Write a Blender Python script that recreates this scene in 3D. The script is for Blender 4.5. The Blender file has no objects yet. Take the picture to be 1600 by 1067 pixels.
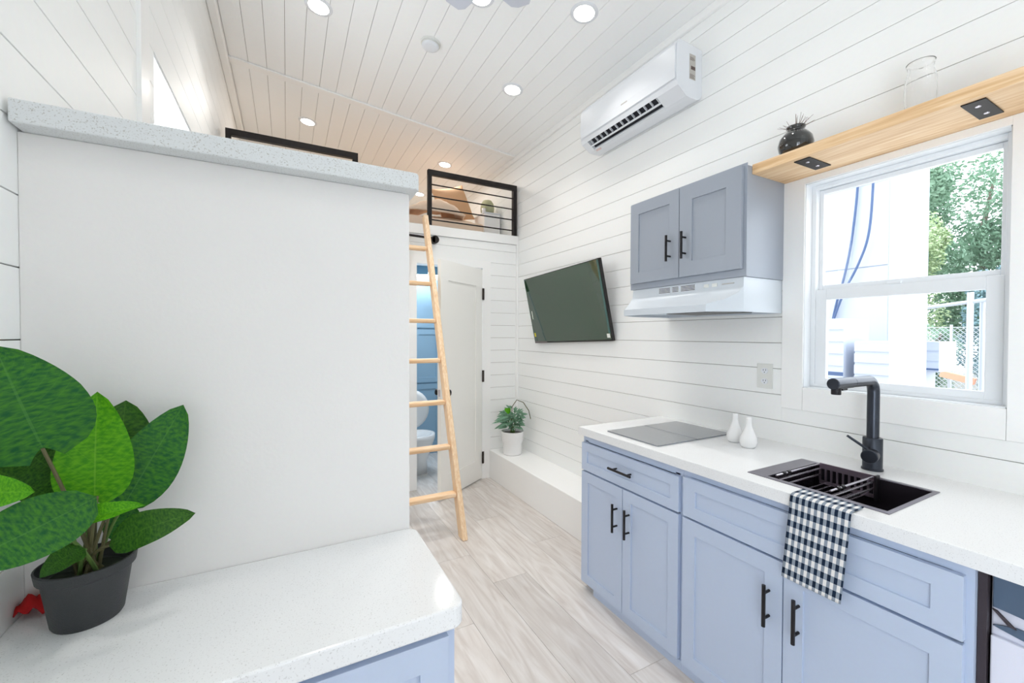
import bpy, math, random
from mathutils import Vector, Matrix
random.seed(7)
S = bpy.context.scene
COL = S.collection

# ------------------------------------------------------------------ camera
F_PX, YAW, PITCH, ROLL, EYE = 655.82, 0.49189, -0.016048, 0.003138, 1.43
cam = bpy.data.cameras.new('camera'); camo = bpy.data.objects.new('camera', cam); COL.objects.link(camo)
cam.sensor_width = 36.0; cam.lens = F_PX / 1600 * 36.0; cam.clip_start = 0.02; cam.clip_end = 200
cy, sy, cp, sp = math.cos(YAW), math.sin(YAW), math.cos(PITCH), math.sin(PITCH)
fw = Vector((sy * cp, cy * cp, sp)); rt = Vector((cy, -sy, 0)); up = rt.cross(fw)
r2 = rt * math.cos(ROLL) + up * math.sin(ROLL); u2 = up * math.cos(ROLL) - rt * math.sin(ROLL)
camo.matrix_world = Matrix(((r2.x, u2.x, -fw.x, 0), (r2.y, u2.y, -fw.y, 0), (r2.z, u2.z, -fw.z, EYE), (0, 0, 0, 1)))
S.camera = camo

# ------------------------------------------------------------------ world, lights, exposure
w = bpy.data.worlds.new('sky'); S.world = w; w.use_nodes = True
bg = w.node_tree.nodes['Background']; bg.inputs['Color'].default_value = (0.87, 0.935, 1.0, 1); bg.inputs['Strength'].default_value = 4.2
S.view_settings.view_transform = 'Standard'; S.view_settings.look = 'None'
S.view_settings.gamma = 1.0; S.view_settings.use_curve_mapping = False
S.view_settings.exposure = -0.08
S.cycles.use_denoising = True
S.cycles.max_bounces = 12; S.cycles.diffuse_bounces = 8; S.cycles.transparent_max_bounces = 16
S.cycles.caustics_reflective = False; S.cycles.caustics_refractive = False
S.cycles.sample_clamp_indirect = 6.0

def area(name, loc, rot, sx, sy_, power, color, shape='RECTANGLE', spread=180):
    l = bpy.data.lights.new(name, 'AREA'); l.shape = shape; l.size = sx
    if shape == 'RECTANGLE': l.size_y = sy_
    l.energy = power; l.color = color; l.spread = math.radians(spread)
    o = bpy.data.objects.new(name, l); o.location = loc; o.rotation_euler = rot; COL.objects.link(o); return o
PI = math.pi
XLD = -0.50
# high-window daylight, assumed side-door fill and added lamps that lift the ceiling
area('side_door_fill', (XLD, -1.5, 1.15), (0, -PI / 2, 0), 2.0, 1.7, 7.5, (0.78, 0.89, 1.0))  # bluish fill from an unseen door assumed beside the camera
area('ceiling_fill_side_door', (-1.5, -1.5, 0.1), (0, math.radians(-131), 0), 1.8, 2.4, 66, (0.86, 0.93, 1.0))  # added upward lamp standing in for ground bounce, to lift the ceiling
area('ceiling_fill_high_window', (-1.15, 2.46, 1.35), (0, math.radians(-135), 0), 1.0, 1.4, 16, (0.88, 0.94, 1.0))  # added outside the high window to throw fill onto the ceiling
area('ceiling_fill_sink_window', (3.3, 0.9, 0.45), (0, math.radians(135), 0), 1.6, 2.0, 9, (0.86, 0.93, 1.0))  # added fill aimed up through the sink window at the ceiling
area('high_window_daylight', (-0.48, 2.46, 2.2), (0, -PI / 2, 0), 0.5, 0.85, 2, (0.86, 0.93, 1.0))
CAN_POWER, LOFT_POWER = 3.7, 3.4

# ------------------------------------------------------------------ materials
def srgb(r, g, b):
    f = lambda c: c / 12.92 if c <= 0.04045 else ((c + 0.055) / 1.055) ** 2.4
    return (f(r / 255), f(g / 255), f(b / 255), 1)
def mat(name, col, rough=0.5, metal=0.0, coat=0.0, spec=0.5, bump=0.0, bscale=200, emit=None, estr=0.0, trans=0.0, ior=1.45):
    m = bpy.data.materials.new(name); m.use_nodes = True
    n = m.node_tree.nodes; l = m.node_tree.links; b = n['Principled BSDF']
    b.inputs['Base Color'].default_value = col; b.inputs['Roughness'].default_value = rough
    b.inputs['Metallic'].default_value = metal; b.inputs['Coat Weight'].default_value = coat
    b.inputs['Specular IOR Level'].default_value = spec; b.inputs['IOR'].default_value = ior
    b.inputs['Transmission Weight'].default_value = trans
    if emit: b.inputs['Emission Color'].default_value = emit; b.inputs['Emission Strength'].default_value = estr
    # every material gets at least a fine procedural mottling
    tc = n.new('ShaderNodeTexCoord'); nz = n.new('ShaderNodeTexNoise'); nz.inputs['Scale'].default_value = bscale
    l.new(tc.outputs['Object'], nz.inputs['Vector'])
    if not trans and not emit:
        mx = n.new('ShaderNodeMix'); mx.data_type = 'RGBA'; mx.blend_type = 'MULTIPLY'; mx.inputs[0].default_value = 0.04
        mx.inputs[6].default_value = col; l.new(nz.outputs['Color'], mx.inputs[7]); l.new(mx.outputs[2], b.inputs['Base Color'])
    if bump:
        bp = n.new('ShaderNodeBump'); bp.inputs['Strength'].default_value = bump; bp.inputs['Distance'].default_value = 0.002
        l.new(nz.outputs['Fac'], bp.inputs['Height']); l.new(bp.outputs['Normal'], b.inputs['Normal'])
    return m
def ramp(n, stops):
    r = n.new('ShaderNodeValToRGB'); e = r.color_ramp.elements
    e[0].position, e[0].color = stops[0]; e[1].position, e[1].color = stops[-1]
    for p, c in stops[1:-1]:
        x = e.new(p); x.color = c
    return r
def wood(name, cols, stretch=(1, 1, 1), scale=6, rough=0.5, vary=0.0, bump=0.15, wave=0.5):
    m = bpy.data.materials.new(name); m.use_nodes = True; n = m.node_tree.nodes; l = m.node_tree.links; b = n['Principled BSDF']
    tc = n.new('ShaderNodeTexCoord'); mp = n.new('ShaderNodeMapping'); mp.inputs['Scale'].default_value = stretch
    l.new(tc.outputs['Object'], mp.inputs['Vector'])
    oi = n.new('ShaderNodeObjectInfo'); add = n.new('ShaderNodeVectorMath'); add.operation = 'ADD'
    sc = n.new('ShaderNodeVectorMath'); sc.operation = 'SCALE'; sc.inputs[0].default_value = (7.3, 11.1, 5.7)
    l.new(oi.outputs['Random'], sc.inputs['Scale']); l.new(mp.outputs[0], add.inputs[0]); l.new(sc.outputs[0], add.inputs[1])
    n1 = n.new('ShaderNodeTexNoise'); n1.inputs['Scale'].default_value = scale; n1.inputs['Detail'].default_value = 6; n1.inputs['Distortion'].default_value = wave
    l.new(add.outputs[0], n1.inputs['Vector'])
    r = ramp(n, [(0.3, cols[0]), (0.52, cols[1]), (0.72, cols[2])]); l.new(n1.outputs['Fac'], r.inputs[0])
    hv = n.new('ShaderNodeHueSaturation'); l.new(r.outputs[0], hv.inputs['Color'])
    mr = n.new('ShaderNodeMapRange'); mr.inputs[3].default_value = 1 - vary; mr.inputs[4].default_value = 1 + vary * 0.5
    l.new(oi.outputs['Random'], mr.inputs[0]); l.new(mr.outputs[0], hv.inputs['Value'])
    l.new(hv.outputs[0], b.inputs['Base Color']); b.inputs['Roughness'].default_value = rough
    bp = n.new('ShaderNodeBump'); bp.inputs['Strength'].default_value = bump; bp.inputs['Distance'].default_value = 0.001
    l.new(n1.outputs['Fac'], bp.inputs['Height']); l.new(bp.outputs[0], b.inputs['Normal'])
    return m
def quartz(name, base, speck, rough=0.12, amount=0.62):
    m = bpy.data.materials.new(name); m.use_nodes = True; n = m.node_tree.nodes; l = m.node_tree.links; b = n['Principled BSDF']
    tc = n.new('ShaderNodeTexCoord'); nz = n.new('ShaderNodeTexNoise'); nz.inputs['Scale'].default_value = 330; nz.inputs['Detail'].default_value = 3
    l.new(tc.outputs['Object'], nz.inputs['Vector'])
    r = ramp(n, [(amount, base), (amount + 0.1, speck)]); l.new(nz.outputs['Fac'], r.inputs[0]); l.new(r.outputs[0], b.inputs['Base Color'])
    b.inputs['Roughness'].default_value = rough
    return m
def leafmat(name, c1, c2, vein, rough=0.5, trans=0.25, vstr=0.7):
    m = bpy.data.materials.new(name); m.use_nodes = True; n = m.node_tree.nodes; l = m.node_tree.links; b = n['Principled BSDF']
    uv = n.new('ShaderNodeUVMap'); uv.uv_map = 'UVMap'
    tc = n.new('ShaderNodeTexCoord')
    nz = n.new('ShaderNodeTexNoise'); nz.inputs['Scale'].default_value = 9; nz.inputs['Detail'].default_value = 5
    mp = n.new('ShaderNodeMapping'); mp.inputs['Scale'].default_value = (1, 4, 1); l.new(uv.outputs[0], mp.inputs[0]); l.new(mp.outputs[0], nz.inputs['Vector'])
    r = ramp(n, [(0.35, c1), (0.65, c2)]); l.new(nz.outputs['Fac'], r.inputs[0])
    # midrib and side veins from UV: |u-.5| and (v - |u-.5|)
    sx = n.new('ShaderNodeSeparateXYZ'); l.new(uv.outputs[0], sx.inputs[0])
    def M(op, a, bb=None):
        q = n.new('ShaderNodeMath'); q.operation = op
        for i, x in enumerate((a, bb)):
            if x is None: continue
            if isinstance(x, (int, float)): q.inputs[i].default_value = x
            else: l.new(x, q.inputs[i])
        return q.outputs[0]
    au = M('ABSOLUTE', M('SUBTRACT', sx.outputs[0], 0.5))
    rib = M('LESS_THAN', au, 0.012)
    ph = M('FRACT', M('MULTIPLY', M('SUBTRACT', sx.outputs[1], M('MULTIPLY', au, 0.6)), 11.0))
    side = M('MULTIPLY', M('LESS_THAN', ph, 0.07), 0.45)
    fac = M('MULTIPLY', M('MAXIMUM', rib, side), 0.5 * vstr)
    mx = n.new('ShaderNodeMix'); mx.data_type = 'RGBA'; l.new(fac, mx.inputs[0]); l.new(r.outputs[0], mx.inputs[6]); mx.inputs[7].default_value = vein
    l.new(mx.outputs[2], b.inputs['Base Color']); b.inputs['Roughness'].default_value = rough; b.inputs['Specular IOR Level'].default_value = 0.25
    bp = n.new('ShaderNodeBump'); bp.inputs['Strength'].default_value = 0.35; bp.inputs['Distance'].default_value = 0.002
    l.new(M('ADD', fac, M('MULTIPLY', nz.outputs['Fac'], 0.4)), bp.inputs['Height']); l.new(bp.outputs[0], b.inputs['Normal'])
    tr = n.new('ShaderNodeBsdfTranslucent'); l.new(mx.outputs[2], tr.inputs['Color'])
    ms = n.new('ShaderNodeMixShader'); ms.inputs[0].default_value = trans
    l.new(b.outputs[0], ms.inputs[1]); l.new(tr.outputs[0], ms.inputs[2]); l.new(ms.outputs[0], n['Material Output'].inputs['Surface'])
    return m
def pane_mat(name, tint=(1, 1, 1, 1)):
    m = bpy.data.materials.new(name); m.use_nodes = True; n = m.node_tree.nodes; l = m.node_tree.links
    n.remove(n['Principled BSDF'])
    t = n.new('ShaderNodeBsdfTransparent'); t.inputs[0].default_value = tint
    g = n.new('ShaderNodeBsdfGlossy'); g.inputs['Roughness'].default_value = 0.0
    fr = n.new('ShaderNodeFresnel'); fr.inputs[0].default_value = 1.45
    ge = n.new('ShaderNodeNewGeometry'); iv = n.new('ShaderNodeMath'); iv.operation = 'SUBTRACT'; iv.inputs[0].default_value = 1.0; l.new(ge.outputs['Backfacing'], iv.inputs[1])
    fm = n.new('ShaderNodeMath'); fm.operation = 'MULTIPLY'; l.new(fr.outputs[0], fm.inputs[0]); l.new(iv.outputs[0], fm.inputs[1])
    ms = n.new('ShaderNodeMixShader'); l.new(fm.outputs[0], ms.inputs[0]); l.new(t.outputs[0], ms.inputs[1]); l.new(g.outputs[0], ms.inputs[2])
    l.new(ms.outputs[0], n['Material Output'].inputs['Surface'])
    return m
def gingham(name):
    m = bpy.data.materials.new(name); m.use_nodes = True; n = m.node_tree.nodes; l = m.node_tree.links; b = n['Principled BSDF']
    uv = n.new('ShaderNodeUVMap'); uv.uv_map = 'UVMap'; sx = n.new('ShaderNodeSeparateXYZ'); l.new(uv.outputs[0], sx.inputs[0])
    def half(o):
        f = n.new('ShaderNodeMath'); f.operation = 'FRACT'; l.new(o, f.inputs[0])
        g = n.new('ShaderNodeMath'); g.operation = 'LESS_THAN'; l.new(f.outputs[0], g.inputs[0]); g.inputs[1].default_value = 0.5; return g.outputs[0]
    a, c = half(sx.outputs[0]), half(sx.outputs[1])
    ad = n.new('ShaderNodeMath'); ad.operation = 'ADD'; l.new(a, ad.inputs[0]); l.new(c, ad.inputs[1])
    dv = n.new('ShaderNodeMath'); dv.operation = 'MULTIPLY'; l.new(ad.outputs[0], dv.inputs[0]); dv.inputs[1].default_value = 0.5
    r = ramp(n, [(0.0, srgb(232, 230, 228)), (0.5, srgb(140, 150, 162)), (1.0, srgb(30, 42, 62))]); r.color_ramp.interpolation = 'LINEAR'
    l.new(dv.outputs[0], r.inputs[0]); l.new(r.outputs[0], b.inputs['Base Color']); b.inputs['Roughness'].default_value = 0.95
    b.inputs['Specular IOR Level'].default_value = 0.1
    nz = n.new('ShaderNodeTexNoise'); nz.inputs['Scale'].default_value = 900
    bp = n.new('ShaderNodeBump'); bp.inputs['Strength'].default_value = 0.4; bp.inputs['Distance'].default_value = 0.001
    l.new(nz.outputs['Fac'], bp.inputs['Height']); l.new(bp.outputs[0], b.inputs['Normal'])
    return m

M_PLANK = mat('white_painted_boards', srgb(245, 246, 245), 0.42, bump=0.15, bscale=60)
M_CEIL = mat('ceiling_boards_paint', srgb(248, 249, 249), 0.38, bump=0.12, bscale=50)
M_GROOVE = mat('shadow_gap_backing', srgb(142, 130, 120), 0.9)
M_TRIM = mat('white_trim_paint', srgb(247, 247, 246), 0.35, bump=0.05, bscale=80)
M_DRYWALL = mat('smooth_white_wall', srgb(231, 229, 227), 0.6, bump=0.1, bscale=120)
M_DOOR = mat('white_door_paint', srgb(243, 242, 238), 0.4)
M_VINYL = mat('white_vinyl', srgb(236, 239, 242), 0.3, bump=0.0)
M_CAB = mat('blue_grey_cabinet_paint', srgb(187, 200, 222), 0.4, bump=0.04, bscale=90)
M_CABUP = mat('grey_upper_cabinet_paint', srgb(156, 163, 174), 0.38, bump=0.04, bscale=90)
M_BLACK = mat('matt_black_metal', srgb(34, 32, 35), 0.38, metal=0.4)
M_RAIL = mat('black_painted_steel', srgb(38, 34, 34), 0.5, metal=0.3, bump=0.2, bscale=150)
M_GUN = mat('gunmetal_faucet', srgb(62, 66, 74), 0.28, metal=0.8)
M_SINK = mat('black_nano_sink', srgb(58, 52, 60), 0.25, metal=0.6)
M_SINKFL = mat('dark_sink_flange', srgb(128, 124, 134), 0.3, metal=0.7)
M_RACK = mat('plum_grey_rack_metal', srgb(128, 114, 126), 0.3, metal=0.6)
M_STEEL = mat('brushed_dark_steel', srgb(196, 190, 198), 0.25, metal=0.9)
M_PINE = wood('pine_shelf', (srgb(216, 174, 126), srgb(233, 198, 154), srgb(243, 216, 182)), (14, 0.8, 14), 5, 0.45, wave=0.8)
M_LADDER = wood('pine_ladder', (srgb(228, 190, 148), srgb(240, 208, 170), srgb(248, 226, 198)), (18, 18, 1.2), 5, 0.5, vary=0.06)
M_RUNG = wood('pine_rung', (srgb(224, 180, 134), srgb(236, 200, 158), srgb(245, 218, 186)), (1.2, 18, 18), 5, 0.5, vary=0.06)
M_FLOOR = wood('whitewashed_oak_plank', (srgb(196, 187, 181), srgb(212, 206, 201), srgb(224, 220, 217)), (5, 0.55, 5), 4, 0.4, vary=0.1, bump=0.1, wave=1.5)
M_FLOORGAP = mat('floor_joint', srgb(150, 140, 130), 0.8)
M_QZ = quartz('white_quartz', srgb(232, 233, 234), srgb(206, 206, 206), 0.1, 0.6)
M_QZR = quartz('white_quartz_rough_edge', srgb(214, 217, 218), srgb(178, 177, 172), 0.3, 0.57)
M_PLASTIC = mat('white_plastic', srgb(228, 231, 236), 0.28, spec=0.4)
M_PLASTIC2 = mat('off_white_plastic', srgb(225, 226, 222), 0.35)
M_SLOT = mat('dark_slot', srgb(30, 32, 42), 0.6)
M_SCREEN = mat('tv_screen_glass', srgb(28, 62, 40), 0.04, spec=1.0, ior=1.6)
M_TVB = mat('tv_bezel', srgb(30, 28, 30), 0.3)
M_FILM = mat('film_edge_teal', srgb(72, 104, 102), 0.15)
M_HOB = mat('hob_glass', srgb(100, 106, 114), 0.12, spec=1.0, ior=1.8, coat=0.5)
M_CERAM = mat('white_ceramic', srgb(236, 236, 236), 0.25)
M_BVASE = mat('black_glazed_ceramic', srgb(14, 14, 14), 0.06, coat=1.0)
M_TWIG = mat('dry_twig', srgb(120, 92, 84), 0.8)
M_GLASS = mat('clear_glass', (1, 1, 1, 1), 0.0, trans=1.0, ior=1.45)
M_PANE = pane_mat('window_pane')
M_POT = mat('dark_plastic_pot', srgb(52, 54, 56), 0.5, bump=0.3, bscale=400)
M_SOIL = mat('potting_soil', srgb(24, 34, 22), 0.95, bump=0.6, bscale=120)
M_LDARK = leafmat('leaf_dark_green', srgb(22, 84, 44), srgb(64, 124, 36), srgb(84, 140, 66))
M_LBRIGHT = leafmat('leaf_bright_green', srgb(58, 136, 10), srgb(98, 172, 18), srgb(130, 190, 60))
M_LDEEP = leafmat('leaf_deep_green', srgb(26, 72, 20), srgb(62, 108, 26), srgb(84, 128, 48))
M_LVAR = leafmat('leaf_variegated', srgb(24, 84, 50), srgb(158, 200, 172), srgb(190, 215, 195), vstr=1.2)
M_STEM = mat('leaf_stem', srgb(92, 120, 60), 0.6)
M_STEMB = mat('leaf_stem_brown', srgb(96, 92, 62), 0.6)
M_LAMP = mat('downlight_lens', (1, 1, 1, 1), 0.4, emit=(1.0, 0.97, 0.9, 1), estr=14.0)
M_TOWEL = gingham('gingham_cloth')
M_RED = mat('red_cloth', srgb(190, 22, 26), 0.8, bump=0.5, bscale=80)
M_TAN = mat('tan_bedding', srgb(226, 204, 180), 0.9, bump=0.2, bscale=60)
M_TANP = mat('tan_pillow', srgb(222, 180, 142), 0.85, bump=0.3, bscale=80)
M_FUZZ = mat('pink_beige_throw', srgb(242, 218, 196), 1.0, bump=0.3, bscale=220)
M_BROWN = mat('brown_blanket', srgb(140, 104, 86), 0.9, bump=0.4)
M_SAGE = mat('sage_shade', srgb(178, 180, 146), 0.7)
M_BATHC = mat('bathroom_cabinet_blue', srgb(146, 178, 200), 0.45)
M_BATHW = mat('bathroom_wall_blue', srgb(142, 190, 214), 0.6)
M_NAVY = mat('slate_glass_panel', srgb(84, 102, 124), 0.15)
M_LILAC = mat('appliance_white', srgb(224, 226, 240), 0.25)
M_CHAR = mat('charcoal_strip', srgb(58, 50, 56), 0.5, bump=0.6, bscale=60)
M_YELLOW = mat('yellow_sticker', srgb(225, 210, 40), 0.5)
M_LABEL = mat('white_label', srgb(235, 235, 230), 0.5)
M_LABELG = mat('grey_label', srgb(186, 182, 176), 0.5)
M_LABELB = mat('brown_label', srgb(110, 92, 88), 0.5)
M_HINGE = mat('dark_bronze', srgb(58, 50, 46), 0.45, metal=0.5)
M_FANB = mat('fan_blade_white', srgb(205, 209, 220), 0.4)

# ------------------------------------------------------------------ mesh helpers
class MB:
    def __init__(s): s.v = []; s.f = []; s.uv = None
    def add(s, vs, fs):
        k = len(s.v); s.v += [tuple(p) for p in vs]; s.f += [tuple(i + k for i in f) for f in fs]; return s
    def box(s, x0, x1, y0, y1, z0, z1):
        v = [(x0, y0, z0), (x1, y0, z0), (x1, y1, z0), (x0, y1, z0), (x0, y0, z1), (x1, y0, z1), (x1, y1, z1), (x0, y1, z1)]
        return s.add(v, [(0, 3, 2, 1), (4, 5, 6, 7), (0, 1, 5, 4), (1, 2, 6, 5), (2, 3, 7, 6), (3, 0, 4, 7)])
    def prism(s, poly, z0, z1, axis='z'):
        n = len(poly)
        def P(a, b, c): return {'z': (a, b, c), 'y': (a, c, b), 'x': (c, a, b)}[axis]
        v = [P(a, b, z0) for a, b in poly] + [P(a, b, z1) for a, b in poly]
        f = [tuple(range(n))[::-1], tuple(range(n, 2 * n))] + [(i, (i + 1) % n, n + (i + 1) % n, n + i) for i in range(n)]
        return s.add(v, f)
    def lathe(s, cx, cy_, prof, seg=28, cap=True):
        v = []; f = []
        for r, z in prof:
            for i in range(seg):
                a = 2 * PI * i / seg; v.append((cx + r * math.cos(a), cy_ + r * math.sin(a), z))
        for k in range(len(prof) - 1):
            for i in range(seg):
                j = (i + 1) % seg; f.append((k * seg + i, k * seg + j, (k + 1) * seg + j, (k + 1) * seg + i))
        if cap:
            f.append(tuple(range(seg))[::-1]); f.append(tuple((len(prof) - 1) * seg + i for i in range(seg)))
        return s.add(v, f)
    def tube(s, pts, r, seg=10, cap=True):
        pts = [Vector(p) for p in pts]; n = len(pts); rs = r if isinstance(r, (list, tuple)) else [r] * n
        v = []; f = []; prev = None
        for i, p in enumerate(pts):
            t = (pts[min(i + 1, n - 1)] - pts[max(i - 1, 0)]).normalized()
            if prev is None:
                a = Vector((0, 0, 1)) if abs(t.z) < 0.9 else Vector((1, 0, 0)); b = t.cross(a).normalized()
            else: b = (prev - t * prev.dot(t)).normalized()
            prev = b; c = t.cross(b)
            for k in range(seg):
                q = 2 * PI * k / seg; v.append(p + (b * math.cos(q) + c * math.sin(q)) * rs[i])
        for i in range(n - 1):
            for k in range(seg):
                j = (k + 1) % seg; f.append((i * seg + k, i * seg + j, (i + 1) * seg + j, (i + 1) * seg + k))
        if cap: f.append(tuple(range(seg))[::-1]); f.append(tuple((n - 1) * seg + k for k in range(seg)))
        return s.add(v, f)
    def beam(s, a, b, wx, wy, side=Vector((1, 0, 0))):
        a, b = Vector(a), Vector(b); t = (b - a).normalized(); sx = (side - t * side.dot(t)).normalized(); syv = t.cross(sx)
        v = []
        for p in (a, b):
            for i, j in ((-1, -1), (1, -1), (1, 1), (-1, 1)): v.append(p + sx * (i * wx / 2) + syv * (j * wy / 2))
        return s.add(v, [(0, 3, 2, 1), (4, 5, 6, 7), (0, 1, 5, 4), (1, 2, 6, 5), (2, 3, 7, 6), (3, 0, 4, 7)])
    def grid(s, fn, nu, nv, uv=False, uvfn=None):
        k = len(s.v); v = []; 
        for i in range(nu + 1):
            for j in range(nv + 1): v.append(fn(i / nu, j / nv))
        f = [(i * (nv + 1) + j, (i + 1) * (nv + 1) + j, (i + 1) * (nv + 1) + j + 1, i * (nv + 1) + j + 1) for i in range(nu) for j in range(nv)]
        if uv:
            if s.uv is None: s.uv = {}
            for i in range(nu + 1):
                for j in range(nv + 1): s.uv[k + i * (nv + 1) + j] = uvfn(i / nu, j / nv) if uvfn else (j / nv, i / nu)
        return s.add(v, f)
WL = {}
def prop(o, label=None, cat=None, group=None, kind=None):
    if label: o['label'] = label
    if cat: o['category'] = cat
    if group: o['group'] = group
    if kind: o['kind'] = kind
    return o
def obj(name, mb, m, parent=None, smooth=False, bevel=0.0, segs=2, solid=0.0, fix=True, subsurf=0):
    me = bpy.data.meshes.new(name)
    xs = [p[0] for p in mb.v]; ys = [p[1] for p in mb.v]; zs = [p[2] for p in mb.v]
    c = Vector(((min(xs) + max(xs)) / 2, (min(ys) + max(ys)) / 2, min(zs)))
    me.from_pydata([Vector(p) - c for p in mb.v], [], mb.f); me.materials.append(m)
    if fix:
        import bmesh
        b = bmesh.new(); b.from_mesh(me); bmesh.ops.recalc_face_normals(b, faces=b.faces); b.to_mesh(me); b.free()
    if mb.uv:
        ul = me.uv_layers.new(name='UVMap')
        for lp in me.loops: ul.data[lp.index].uv = mb.uv.get(lp.vertex_index, (0, 0))
    if smooth:
        for p in me.polygons: p.use_smooth = True
    o = bpy.data.objects.new(name, me); COL.objects.link(o); o.location = c; WL[o.name] = c
    if smooth and smooth != 'all':
        try: me.set_sharp_from_angle(angle=math.radians(40))
        except Exception: pass
    if parent is not None:
        o.parent = parent; o.matrix_parent_inverse = Matrix.Translation(-WL[parent.name])
    if bevel:
        md = o.modifiers.new('bevel', 'BEVEL'); md.width = bevel; md.segments = segs; md.limit_method = 'ANGLE'; md.harden_normals = False
    if solid:
        md = o.modifiers.new('thickness', 'SOLIDIFY'); md.thickness = solid; md.offset = 0
    if subsurf:
        md = o.modifiers.new('smooth', 'SUBSURF'); md.levels = subsurf; md.render_levels = subsurf
    return o
def thing(name, loc, label, cat, group=None):
    o = bpy.data.objects.new(name, None); COL.objects.link(o); o.location = loc; o.empty_display_size = 0.05; WL[o.name] = Vector(loc)
    return prop(o, label, cat, group)
def struct(name, mb, m, parent=None, **k):
    o = obj(name, mb, m, parent, **k)
    if parent is None: o['kind'] = 'structure'
    return o
def dup(root, delta, label=None):
    r = root.copy(); COL.objects.link(r); r.location = root.location + Vector(delta); WL[r.name] = r.location.copy()
    if label: r['label'] = label
    def rec(a, b):
        for ch in list(a.children):
            c = ch.copy(); COL.objects.link(c); c.parent = b; rec(ch, c)
    rec(root, r); return r

XL, XR, YB, YF, YE = -0.434, 2.10, -2.6, 3.80, 6.3      # left, right, rear, loft front, loft end
def zc(x): return 3.4903 - 0.1059 * x                   # sloping ceiling

# ------------------------------------------------------------------ floor
fl = struct('floor', MB().box(XL - 0.1, XR + 0.1, YB - 0.1, YE + 0.1, -0.08, -0.004), M_FLOORGAP)
bx = [XL, -0.36, -0.125, 0.11, 0.345, 0.58, 0.81, 1.04, 1.265, 1.49, 1.72, 1.95, XR]
ends = {6: [2.51, 0.98, -0.6], 7: [2.16, 0.75, -0.9], 5: [1.9, 0.4], 8: [2.95, 1.3, -0.3], 9: [2.45, 1.1], 4: [2.16, 0.6]}
for i in range(len(bx) - 1):
    es = [YB] + sorted(ends.get(i, [0.3 + (i * 0.61) % 1.2, 1.9 + (i * 0.47) % 0.8])) + [YF - 0.2 + 0.3 * ((i * 7) % 3), 5.3]
    es = [e for e in es]
    for a, b in zip(es[:-1], es[1:]):
        obj('plank', MB().box(bx[i] + 0.0007, bx[i + 1] - 0.0007, a + 0.0007, b - 0.0007, -0.004, 0.0), M_FLOOR, fl)

# ------------------------------------------------------------------ planked walls
G = 0.0023
# right wall: backing in pieces round the sink window, planks on it
WY0, WY1, WZ0, WZ1 = 0.447, 1.072, 1.19, 2.123
mb = MB().box(XR + 0.012, XR + 0.12, YB, WY0, 0, 3.4).box(XR + 0.012, XR + 0.12, WY1, YE, 0, 3.4)
mb.box(XR + 0.012, XR + 0.12, WY0, WY1, 0, WZ0).box(XR + 0.012, XR + 0.12, WY0, WY1, WZ1, 3.4)
wr = struct('wall_right', mb, M_GROOVE)
CY0, CY1, CZ0, CZ1 = 0.35, 1.165, 1.085, 2.20      # casing outline round the window
zj = [1.018 + 0.1255 * k for k in range(-9, 20)]
def wplank(par, x0, x1, y0, y1, z0, z1, m=M_PLANK):
    if z1 - z0 < 0.01 or y1 - y0 < 0.01: return
    obj('plank', MB().box(x0, x1, y0, y1, z0 + G / 2, z1 - G / 2), m, par, bevel=0.0008, segs=1)
for a, b in zip(zj[:-1], zj[1:]):
    a0, b0 = max(a, 0.0), min(b, 3.262)
    if b0 <= a0: continue
    if b0 <= CZ0 or a0 >= CZ1: wplank(wr, XR, XR + 0.012, YB, YE, a0, b0)
    elif a0 < CZ0 < b0:
        wplank(wr, XR, XR + 0.012, YB, CY0, a0, b0); wplank(wr, XR, XR + 0.012, CY1, YE, a0, b0); wplank(wr, XR, XR + 0.012, CY0, CY1, a0, CZ0)
    elif a0 < CZ1 < b0:
        wplank(wr, XR, XR + 0.012, YB, CY0, a0, b0); wplank(wr, XR, XR + 0.012, CY1, YE, a0, b0); wplank(wr, XR, XR + 0.012, CY0, CY1, CZ1, b0)
    else:
        wplank(wr, XR, XR + 0.012, YB, CY0, a0, b0); wplank(wr, XR, XR + 0.012, CY1, YE, a0, b0)
# left wall with a high window
LY0, LY1, LZ0, LZ1 = 2.03, 2.90, 1.92, 2.485
EY0, EY1, EZ = -2.35, -0.65, 2.15                     # assumed side door out of view, cut to admit fill daylight
mb = MB().box(XL - 0.03, XL - 0.012, YB, EY0, 0, 3.7).box(XL - 0.03, XL - 0.012, EY0, EY1, EZ, 3.7).box(XL - 0.03, XL - 0.012, EY1, LY0, 0, 3.7).box(XL - 0.03, XL - 0.012, LY1, YE, 0, 3.7)
mb.box(XL - 0.03, XL - 0.012, LY0, LY1, 0, LZ0).box(XL - 0.03, XL - 0.012, LY0, LY1, LZ1, 3.7)
wl = struct('wall_left', mb, M_GROOVE)
zl = [1.418 + 0.1328 * k for k in range(-11, 18)]
for a, b in zip(zl[:-1], zl[1:]):
    a0, b0 = max(a, 0.0), min(b, 3.52)
    if b0 <= a0: continue
    if a0 >= EZ: wplank(wl, XL - 0.012, XL, YB, 1.823, a0, b0)
    else:
        wplank(wl, XL - 0.012, XL, YB, EY0, a0, b0); wplank(wl, XL - 0.012, XL, EY1, 1.823, a0, b0)
        if b0 > EZ: wplank(wl, XL - 0.012, XL, EY0, EY1, EZ, b0)
    segs = [(1.921, YE)]
    if b0 <= LZ0 or a0 >= LZ1: wplank(wl, XL - 0.012, XL, 1.921, YE, a0, b0)
    else:
        wplank(wl, XL - 0.012, XL, 1.921, LY0, a0, b0); wplank(wl, XL - 0.012, XL, LY1, YE, a0, b0)
        if a0 < LZ0: wplank(wl, XL - 0.012, XL, LY0, LY1, a0, LZ0)
        if b0 > LZ1: wplank(wl, XL - 0.012, XL, LY0, LY1, LZ1, b0)
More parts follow.
